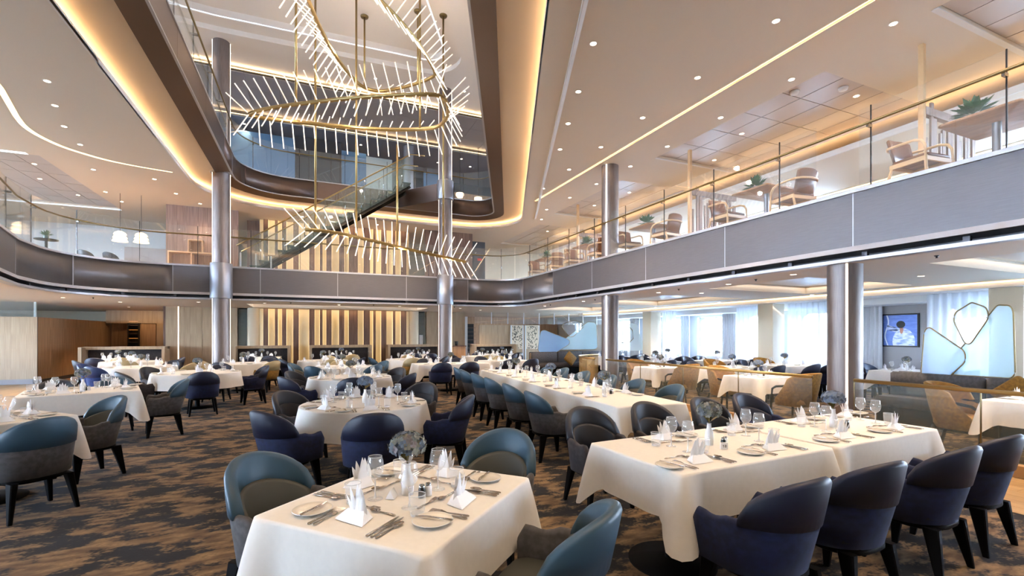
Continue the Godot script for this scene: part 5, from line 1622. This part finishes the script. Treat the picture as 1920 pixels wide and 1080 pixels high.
func dining() -> void:
	# the square table nearest the camera
	rect_set(0.44, -2.32, deg_to_rad(-47), 0.90, 1.0, "the nearest square table", [[0.0, -2, "teal", 0.13], [0.0, 2, "teal", 0.02], [0.0, -1, "teal", 0.22], [0.0, 1, "teal", 0.13]], 3, 0)
	# two joined tables at right
	rect_set(2.63, -2.50, 0.045, 1.44, 0.87, "the left joined table", [[-0.42, 1, "navy", 0.02, "near left"], [0.30, 1, "navy", 0.02, "near right"], [-0.16, -1, "slate", 0.42, "far left"], [0.62, -1, "slate", 0.42, "far right"]], 3, 2, 2)
	rect_set(4.12, -2.56, 0.05, 1.44, 0.85, "the right joined table", [[-0.36, 1, "navy", 0.05, "near left"], [0.38, 1, "navy", 0.03, "near right"], [-0.02, -1, "slate", 0.45, "far left"], [0.68, -1, "navy", 0.47, "far right"]], 3, 1, 2)
	# round tables up the middle
	round_set(0.58, -5.65, 0.70, "the first middle round table", [[92, "navy", 0.1], [143, "navy", 0.05], [222, "slate", 0.0], [310, "slate", 0.30], [23, "navy", 0.0], [265, ""]], 3, 1)
	round_set(0.69, -9.31, 0.74, "the second middle round table", [[92, "navy", 0.02], [155, "navy", 0.0], [212, "slate", 0.0], [322, "slate", 0.1], [35, "navy", 0.0], [268, ""]], 2, 2)
	round_set(0.72, -12.4, 0.74, "the third middle round table", [[125, "teal", 0.0], [55, "teal", 0.0], [200, "teal", 0.0], [-25, "teal", 0.0], [270, "khaki"]], 1, 2)
	# left group
	rect_set(-2.80, -5.95, deg_to_rad(-45), 0.95, 0.95, "the front left table", [[0.0, 2, "teal", 0.06, "near right"], [0.0, -1, "teal", 0.08, "far right"], [0.0, -2, "teal", 0.30, "far left"], [0.0, 1, "", 0.0, "near left"]], 3, 0)
	rect_set(-3.0, -8.55, 0.3, 1.25, 1.05, "the second left table", [[0.0, 2, "teal", 0.06, "right"], [0.35, -1, "teal", 0.1, "far right"], [-0.35, -1, "slate", 0.1, "far left"], [-0.2, 1, "", 0.0, "near"], [0.0, -2, "", 0.0, "left"]], 3, 0)
	round_set(-2.22, -11.75, 0.80, "the third left table", [[75, "navy", 0.0], [-15, "navy", 0.0], [150, "slate", 0.0], [215, "slate"], [280, "navy"]], 2, 0)
	round_set(-3.9, -14.35, 0.74, "the fourth left table", [[120, "blue"], [190, "blue"], [20, "khaki"], [290, "slate"]], 1, 2)
	round_set(-4.9, -17.2, 0.74, "the fifth left table", [[80, "khaki"], [150, "slate"], [340, "navy"], [225, ""]], 1, 0)
	round_set(-1.75, -15.0, 0.70, "the far left column table", [[45, "khaki"], [110, "navy"], [200, "cream"], [300, "navy"]], 1, 2)
	# long table
	rect_set(3.78, -7.05, deg_to_rad(90 - 4.6), 5.75, 0.92, "the long table", [[2.58, -1, "teal", 0.12, "sixth left"], [1.93, -1, "teal", 0.12, "fifth left"], [1.0, -1, "teal", 0.12, "fourth left"], [0.08, -1, "teal", 0.12, "third left"], [-0.92, -1, "teal", 0.12, "second left"], [-1.9, -1, "teal", 0.14, "first left"], [2.5, 1, "teal", 0.1, "sixth right"], [1.7, 1, "teal", 0.1, "fifth right"], [0.75, 1, "teal", 0.1, "fourth right"], [-0.2, 1, "teal", 0.1, "third right"], [-1.0, 1, "teal", 0.12, "second right"], [-1.85, 1, "teal", 0.16, "first right"]], 2, 0, 4)
	# tables beyond
	rect_set(3.6, -12.65, 0.0, 2.0, 0.9, "the table past the long one", [[-0.5, 1, "navy", 0.15, "near left"], [0.25, 1, "navy", 0.15, "near right"], [-0.5, -1, "slate", 0.1, "far left"], [0.5, -1, "navy", 0.1, "far right"]], 1, 2)
	rect_set(5.55, -13.4, 0.1, 1.4, 0.9, "the curved rail table", [[-0.35, 1, "navy", 0.1, "near left"], [0.4, 1, "navy", 0.1, "near right"], [-0.35, -1, "navy", 0.1, "far left"], [0.35, -1, "cream", 0.1, "far right"]], 1, 0)
	round_set(0.35, -15.65, 0.72, "the fourth middle table", [[80, "khaki"], [160, "navy"], [20, "navy"], [280, "khaki"]], 1, 2)
	round_set(2.95, -15.35, 0.72, "the far right column table", [[95, "khaki"], [175, "teal"], [10, "navy"], [280, "khaki"]], 1, 0)
	round_set(5.9, -16.4, 0.74, "the service desk table", [[100, "cream"], [170, "navy"], [30, "navy"], [280, "navy"]], 1, 2)
	var i := 0
	for p in [[-1.6, -18.6, "the left banquette table"], [1.05, -18.6, "the middle banquette table"], [3.95, -18.6, "the right banquette table"], [-5.8, -19.1, "the corner banquette table"], [7.3, -17.9, "the partition booth table"]]:
		rect_set(p[0], p[1], 0.0, 1.2, 0.75, p[2], [[-0.3, 1, "navy", 0.1, "near left"], [0.32, 1, "khaki" if i % 2 else "navy", 0.1, "near right"], [-0.3, -1, "", 0.0, "far left"], [0.3, -1, "", 0.0, "far right"]], 1, i % 3)
		i += 1
	# behind the glass partition: small tables with gold wing chairs
	i = 0
	for p in [[7.95, -9.1, "the far rail table"], [7.95, -6.35, "the middle rail table"], [8.05, -2.55, "the rail table at right"]]:
		rect_set(p[0], p[1], 0.0, 0.95, 0.8, p[2], [[0.0, 1, "gold", 0.16, "near"], [0.0, -1, "gold", 0.16, "far"]], 2, i)
		i += 1
	i = 0
	for p in [[9.6, -11.2], [9.6, -8.4], [11.6, -12.9], [11.6, -10.7], [11.5, -8.4], [10.1, -14.2], [12.2, -6.0]]:
		var where: String = ["the first window table", "the inner window table", "the far window table", "the second window table", "the third window table", "the far screen table", "the painting table"][i]
		rect_set(p[0], p[1], 0.0, 1.25, 0.85, where, [[-0.3, 1, "navy", 0.1, "near left"], [0.35, 1, "navy", 0.1, "near right"], [-0.3, -1, "navy", 0.1, "far left"], [0.35, -1, "gold" if i % 3 == 1 else "navy", 0.12, "far right"]], 1, i % 3)
		i += 1
	for c in [[9.66, 0.66, -3.35, "before the near glass screen", -1.4], [9.4, 0.62, -15.9, "before the far glass screens", 0.1]]:
		var t := thing("cushion", "gold velvet cushion on the banquette %s" % c[3], "cushion", Vector3(c[0], c[1], c[2]), c[4])
		var st := mb()
		var rings := []
		for k in 9:
			var f := PI * k / 8
			rings.append(at_y(rrect(0.44 * (0.80 + 0.2 * sin(f)), 0.44 * (0.80 + 0.2 * sin(f)), 0.05, 3), -0.07 * cos(f) * (1.0 if k in [0, 8] else 0.95)))
		loft(st, rings)
		part(t, "cover", fin(st), M.velvet_gold, Vector3.ZERO, Basis(Vector3.RIGHT, 1.25) * Basis(Vector3.UP, PI / 4))
	# number card on the nearest table
	var card := thing("number_card", "small white tent card on the nearest square table", "card", Vector3(0.36, TOP + 0.001, -2.30), -0.5)
	var st2 := mb(false)
	prism(st2, PackedVector2Array([Vector2(-0.022, 0), Vector2(0.022, 0), Vector2(0, 0.04)]), -0.028, 0.028)
	part(card, "tent", fin(st2), M.napkin, Vector3.ZERO, Basis(Vector3.RIGHT, -PI / 2))
	card = thing("number_card", "small table card reading 18 on the left joined table", "card", Vector3(2.62, TOP + 0.001, -2.36), -0.35)
	part(card, "plate", box_mesh(Vector3(0.05, 0.045, 0.012), Vector3(0, 0.0225, 0)), M.napkin)
	var tm := TextMesh.new()
	tm.text = "18"
	tm.font_size = 24
	tm.pixel_size = 0.0011
	tm.depth = 0.001
	part(card, "number", tm, M.black, Vector3(0, 0.022, 0.0066))

# ------------------------------------------------------------------ furniture on the balcony
func balcony_furniture() -> void:
	var y := FLOOR2
	var groups := [[-2.98, "nearest"], [-6.25, "second"], [-9.45, "third"], [-12.3, "fourth"], [-15.0, "fifth"]]
	var i := 0
	for g in groups:
		var z: float = g[0]
		var where := "the %s balcony table" % g[1]
		var t := thing("balcony_table", "wood topped table with steel post, %s along the balcony glass" % g[1], "table", Vector3(8.05, y, z))
		part(t, "table_top", rblock(1.0, 0.035, 0.8, 0.05, 0.008), M.table_wood, Vector3(0, 0.715, 0))
		part(t, "post", lathe_mesh([Vector2(0.045, 0.02), Vector2(0.045, 0.715)], 16), M.collar_metal)
		part(t, "base", lathe_mesh([Vector2(0, 0), Vector2(0.25, 0), Vector2(0.25, 0.012), Vector2(0, 0.025)], 24), M.collar_metal)
		for s in [[0.72, PI, "near"], [-0.72, 0.0, "far"]]:
			place("bentwood", Vector3(7.82, y, z + s[0]), s[1] + rng.randf_range(-0.15, 0.15), "bentwood armchair with tan leather on the %s side of %s" % [s[2], where], "bentwood balcony chairs")
		var p := thing("potted_plant", "leafy plant in a green pot on %s" % where, "plant", Vector3(8.0, y + 0.75, z - 0.2))
		part(p, "pot", lathe_mesh([Vector2(0, 0), Vector2(0.06, 0), Vector2(0.078, 0.14), Vector2(0.07, 0.14), Vector2(0, 0.13)], 14), M.pot_green)
		var st := mb(false)
		for k in 110:
			var a := k * 2.4; var el := rng.randf_range(-0.25, 1.35); var l := rng.randf_range(0.11, 0.21)
			var d := Vector3(cos(a) * cos(el), sin(el), sin(a) * cos(el))
			var s2 := d.cross(Vector3.UP).normalized() * 0.034
			var c := Vector3(0, 0.14, 0) + d * l * 0.4
			quad(st, c, c + d * l * 0.5 + s2, c + d * l - Vector3(0, 0.015, 0), c + d * l * 0.5 - s2)
		tag(part(p, "foliage", fin(st), M.leaf), "", "", "", "stuff")
		for k in 2: place("wine_glass", Vector3(8.15 + 0.25 * k, y + 0.751, z + 0.2), 0, "clear wine glass on %s, %s one" % [where, ["inner", "outer"][k]], "balcony glasses")
		i += 1
	# plant and two dark chair tops behind the left glass
	var p := thing("potted_plant", "small green plant behind the glass at the left of the balcony", "plant", Vector3(-6.6, FLOOR2 + 0.7, -16.6))
	var st := mb(false)
	for k in 40:
		var a := k * 2.4; var el := rng.randf_range(0.1, 1.2)
		var d := Vector3(cos(a) * cos(el), sin(el), sin(a) * cos(el)); var s2 := d.cross(Vector3.UP).normalized() * 0.025
		quad(st, Vector3.ZERO, d * 0.09 + s2, d * 0.17, d * 0.09 - s2)
	tag(part(p, "foliage", fin(st), M.leaf), "", "", "", "stuff")
	part(p, "pot", lathe_mesh([Vector2(0, -0.1), Vector2(0.05, -0.1), Vector2(0.06, 0.0), Vector2(0, 0)], 12), M.pot_green)
	part(p, "stand", lathe_mesh([Vector2(0, -0.7), Vector2(0.2, -0.7), Vector2(0.2, -0.68), Vector2(0.03, -0.66), Vector2(0.03, -0.12), Vector2(0.25, -0.12), Vector2(0.25, -0.1), Vector2(0, -0.1)], 16), M.black_wood)
	for c in [[-6.9, -20.2, "left"], [-6.3, -20.4, "right"]]:
		place("slate", Vector3(c[0], FLOOR2, c[1]), 2.6, "dark shell chair behind the left balcony glass, %s one" % c[2], "dark balcony chairs")

# ------------------------------------------------------------------ chandeliers
func smooth_path(p: Array, closed: bool, step := 0.06) -> Array:
	var c := Curve3D.new()
	var n := p.size()
	for i in n:
		var a: Vector3 = p[(i - 1 + n) % n] if closed or i > 0 else p[i]
		var b: Vector3 = p[(i + 1) % n] if closed or i < n - 1 else p[i]
		var t := (b - a) / 6.0
		c.add_point(p[i], -t, t)
	if closed:
		var t: Vector3 = (p[1] - p[n - 1]) / 6.0
		c.add_point(p[0], -t, t)
	var out := []
	var l := c.get_baked_length()
	var k := int(l / step)
	for i in (k if closed else k + 1): out.append(c.sample_baked(l * i / k, true))
	return out

func chandelier(label: String, p: Array, closed: bool, spacing: float, rod: float, up: float, down: float, out_sign: float, lean0 := 0.0, lean1 := 0.0) -> Node3D:
	var t := thing("chandelier", label, "chandelier", p[0])
	var path := smooth_path(p, closed)
	var local := []
	for v in path: local.append(v - p[0])
	part(t, "brass_pipe", tube_mesh(local, 0.045, 10, closed), M.brass)
	var centre := Vector3.ZERO
	for v in local: centre += v
	centre /= local.size()
	var cyl := CylinderMesh.new()
	cyl.top_radius = 0.0125
	cyl.bottom_radius = 0.0125
	cyl.height = rod
	cyl.radial_segments = 8
	cyl.rings = 1
	var every := maxi(1, int(round(spacing / 0.06)))
	for i in range(0, local.size(), every):
		var n := local.size()
		var tan_: Vector3 = (local[(i + 1) % n] if closed or i < n - 1 else local[i]) - (local[(i - 1 + n) % n] if closed or i > 0 else local[i])
		tan_ = tan_.normalized()
		var o := tan_.cross(Vector3.UP).normalized() * out_sign
		if closed and o.dot(local[i] - centre) < 0 and out_sign > 0: pass
		for k in 2:
			var el := (up if k == 0 else down)
			var d := (o * cos(el) + Vector3.UP * sin(el) * (1 if k == 0 else -1) + tan_ * lerpf(lean0, lean1, float(i) / n)).normalized()
			var s := d.cross(tan_).normalized()
			part(t, "lamp_rod", cyl, M.lamp_tube, local[i] + d * (rod / 2 + 0.03) + tan_ * (0.03 if k else -0.03), Basis(s, d, s.cross(d)))
	return t

func hang(t: Node3D, foot: Vector3, top: float, canopy := true) -> void:
	var o := t.position
	var rod := part(t, "suspension_rod", tube_mesh([foot - o, Vector3(foot.x, top, foot.z) - o], 0.026, 8), M.brass)
	if canopy: part(rod, "ceiling_canopy", lathe_mesh([Vector2(0, -0.03), Vector2(0.10, -0.03), Vector2(0.11, 0.0), Vector2(0, 0.0)], 20), M.antique_brass, Vector3(foot.x, top, foot.z) - o)

func chandeliers() -> void:
	var P := func(a: Array, y: float) -> Array:
		var out := []
		for k in range(0, a.size(), 2): out.append(Vector3(a[k], y, a[k + 1]))
		return out
	var mid := chandelier("closed loop chandelier of glowing rods hanging in the middle of the atrium", P.call([-1.29, -12.12, -0.91, -11.69, -0.25, -11.17, 0.60, -10.57, 1.42, -10.07, 2.23, -9.65, 2.52, -9.62, 2.72, -9.85, 2.88, -10.35, 2.86, -10.92, 2.62, -11.24, 1.89, -11.62, 0.92, -11.91, -0.04, -12.08, -0.83, -12.2, -1.2, -12.22], 6.6), true, 0.24, 0.60, 0.72, 1.05, 1.0)
	var top := chandelier("upper loop chandelier of glowing rods near the dome", P.call([-0.35, -9.4, -0.05, -10.36, 0.18, -11.16, 0.56, -12.17, 1.08, -13.12, 1.46, -13.45, 1.88, -13.37, 2.50, -12.80, 2.93, -12.2, 2.94, -11.85, 2.42, -11.02, 1.92, -10.40, 1.29, -9.78, 0.5, -9.1], 8.4), true, 0.24, 0.60, 0.72, 1.0, -1.0)
	var low := chandelier("low sloping chandelier arm of glowing rods below the stair", [Vector3(-0.13, 4.10, -12.30), Vector3(0.30, 4.08, -12.2), Vector3(0.75, 4.045, -12.22), Vector3(1.48, 3.978, -12.44), Vector3(2.75, 3.795, -12.54), Vector3(3.98, 3.60, -12.45)], false, 0.18, 0.60, 1.1, 1.1, 1.0, -0.8, 0.5)
	# the second comb of rods on the low arm
	hang(mid, Vector3(-0.30, 6.6, -11.2), CEIL3 + 0.16)
	hang(mid, Vector3(2.45, 6.6, -11.32), CEIL3 + 0.16)
	hang(top, Vector3(1.36, 8.4, -13.40), CEIL3 + 0.16)
	hang(top, Vector3(2.67, 8.4, -12.6), CEIL3 + 0.16)
	for x in [[0.10, 4.09, -12.24], [1.05, 4.02, -12.3], [2.1, 3.89, -12.5], [3.35, 3.70, -12.5]]: hang(low, Vector3(x[0], x[1], x[2]), CEIL3 + 0.16 if x[0] != 2.1 else 6.6, x[0] != 2.1)
	for p in [[-0.6, 6.7, -11.9], [0.8, 6.7, -11.2], [2.3, 6.7, -10.4], [0.6, 8.4, -12.0], [2.2, 8.4, -12.0], [0.6, 8.4, -10.0], [0.8, 4.0, -12.3], [2.2, 3.8, -12.5], [3.5, 3.6, -12.5]]:
		omni(Vector3(p[0], p[1], p[2]), Color(1.0, 0.90, 0.80), 1.8 if p[1] < 8.0 else 0.9, 0.06)

# ------------------------------------------------------------------ recessed lights
func downlights() -> void:
	var t := Node3D.new()
	part(t, "trim_ring", lathe_mesh([Vector2(0.045, 0.0), Vector2(0.062, -0.003), Vector2(0.066, 0.0)], 20), M.ceiling_white)
	part(t, "lens", lathe_mesh([Vector2(0.0, -0.001), Vector2(0.046, -0.001)], 20), M.downlight_lens)
	keep("downlight", "downlight", "downlight", t)
	var sets := [
		[CEIL2, "recessed downlight in the right balcony ceiling", [4.03, -6.12, 4.57, -7.44, 5.06, -8.65, 5.58, -9.93, 6.35, -7.80, 6.42, -9.42, 6.49, -11.04, 6.25, -6.20, 6.16, -4.63, 6.1, -3.0, 7.78, -3.99, 7.82, -5.58, 7.84, -7.15, 7.86, -8.75, 7.88, -10.18, 7.86, -11.77, 7.84, -13.3, 7.82, -14.89, 8.3, -16.24, 6.6, -12.8, 7.8, -2.4, 7.8, -0.8, 6.1, -1.4, 5.9, 0.5, 4.6, -3.2, 4.4, -1.2, 2.9, -1.4, 2.0, -0.2]],  # final entries, out of view, are added to warm the near tablecloths
		[CEIL2 + 0.05, "recessed downlight in the tiles of the right balcony ceiling", [9.60, -5.54, 9.0, -7.61, 9.70, -9.05, 9.4, -12.2, 9.2, -13.9, 9.6, -18.2]],
		[CEIL2, "recessed downlight in the left balcony ceiling", [-4.32, -10.9, -4.64, -12.0, -4.92, -13.12, -5.04, -14.22, -5.47, -16.23, -4.18, -16.52, -5.97, -18.61, -5.90, -19.74, -3.97, -17.93, -3.51, -18.98, -4.2, -8.5, -4.2, -6.0, -4.2, -3.0, -1.6, -0.8, 0.2, -0.9, -3.4, -1.0, -0.3, -19.5, 2.5, -19.7, 5.4, -20.0]],  # entries just ahead of the camera are unseen extras brightening the near tables
		[CEIL2 + 0.05, "recessed downlight in the grey tiles of the left balcony ceiling", [-6.8, -16.5, -7.3, -18.0, -7.9, -17.0, -7.0, -19.6]],
		[CEIL1, "recessed downlight in the ceiling under the balcony", [7.7, -5.46, 7.94, -7.04, 7.9, -9.1, 9.0, -8.8, 12.0, -8.0, 12.0, -11.0, 12.0, -14.0, 7.8, -12.4, 7.8, -15.0, 7.8, -2.2, 7.8, 0.2, 10.0, -4.7, -6.4, -17.0, -7.2, -14.5, -5.6, -18.6, -3.3, -17.6, -1.4, -17.3, 0.9, -17.3, 3.0, -17.3, 5.4, -17.6, 6.6, -18.6, -6.6, -11.5, -6.3, -21.8]],
		[CEIL3, "recessed downlight in the white top ceiling", [-3.0, -15.9, -2.3, -16.5, 2.0, -16.2, 5.0, -15.8, 5.4, -12.5]],
		[CEIL3 - 0.36, "recessed downlight in the blue ceiling of the top deck", [-2.4, -20.9, 0.2, -21.6, 2.0, -21.2, 4.1, -21.4, 5.6, -21.9, 6.5, -21.0, 7.2, -21.8]]]
	for s in sets:
		var pts: Array = s[2]
		for k in range(0, pts.size(), 2):
			place("downlight", Vector3(pts[k], s[0] - 0.001, pts[k + 1]), 0, s[1], s[1] + "s")
			if pts[k + 1] < 1.0: spot(Vector3(pts[k], s[0] - 0.02, pts[k + 1]), SOFT, (4.4 if s[0] > 5 else 7.0))
	# smoke detectors on the tiles of the near right field
	for k in 2:
		single("smoke_detector", lathe_mesh([Vector2(0, -0.05), Vector2(0.07, -0.045), Vector2(0.085, 0.0), Vector2(0, 0)], 18), M.ceiling_white, "round white detector on the right ceiling tiles, %s one" % ["left", "right"][k], "detector", Vector3([8.35, 9.05][k], CEIL2 + 0.05, [-5.9, -5.45][k]))
	# sprinkler heads under the balcony
	for k in 9:
		var p: Array = [[7.6, -3.4], [7.7, -6.2], [7.7, -8.2], [7.7, -11.6], [7.6, -14.2], [4.9, -16.7], [2.0, -16.7], [-0.6, -16.7], [-5.6, -16.6]][k]
		single("sprinkler", lathe_mesh([Vector2(0, -0.035), Vector2(0.018, -0.032), Vector2(0.008, -0.018), Vector2(0.03, -0.003), Vector2(0.03, 0)], 10), M.dark_steel, "small dark sprinkler head under the balcony ceiling edge", "sprinkler", Vector3(p[0], CEIL1, p[1]), Basis(), "sprinkler heads")
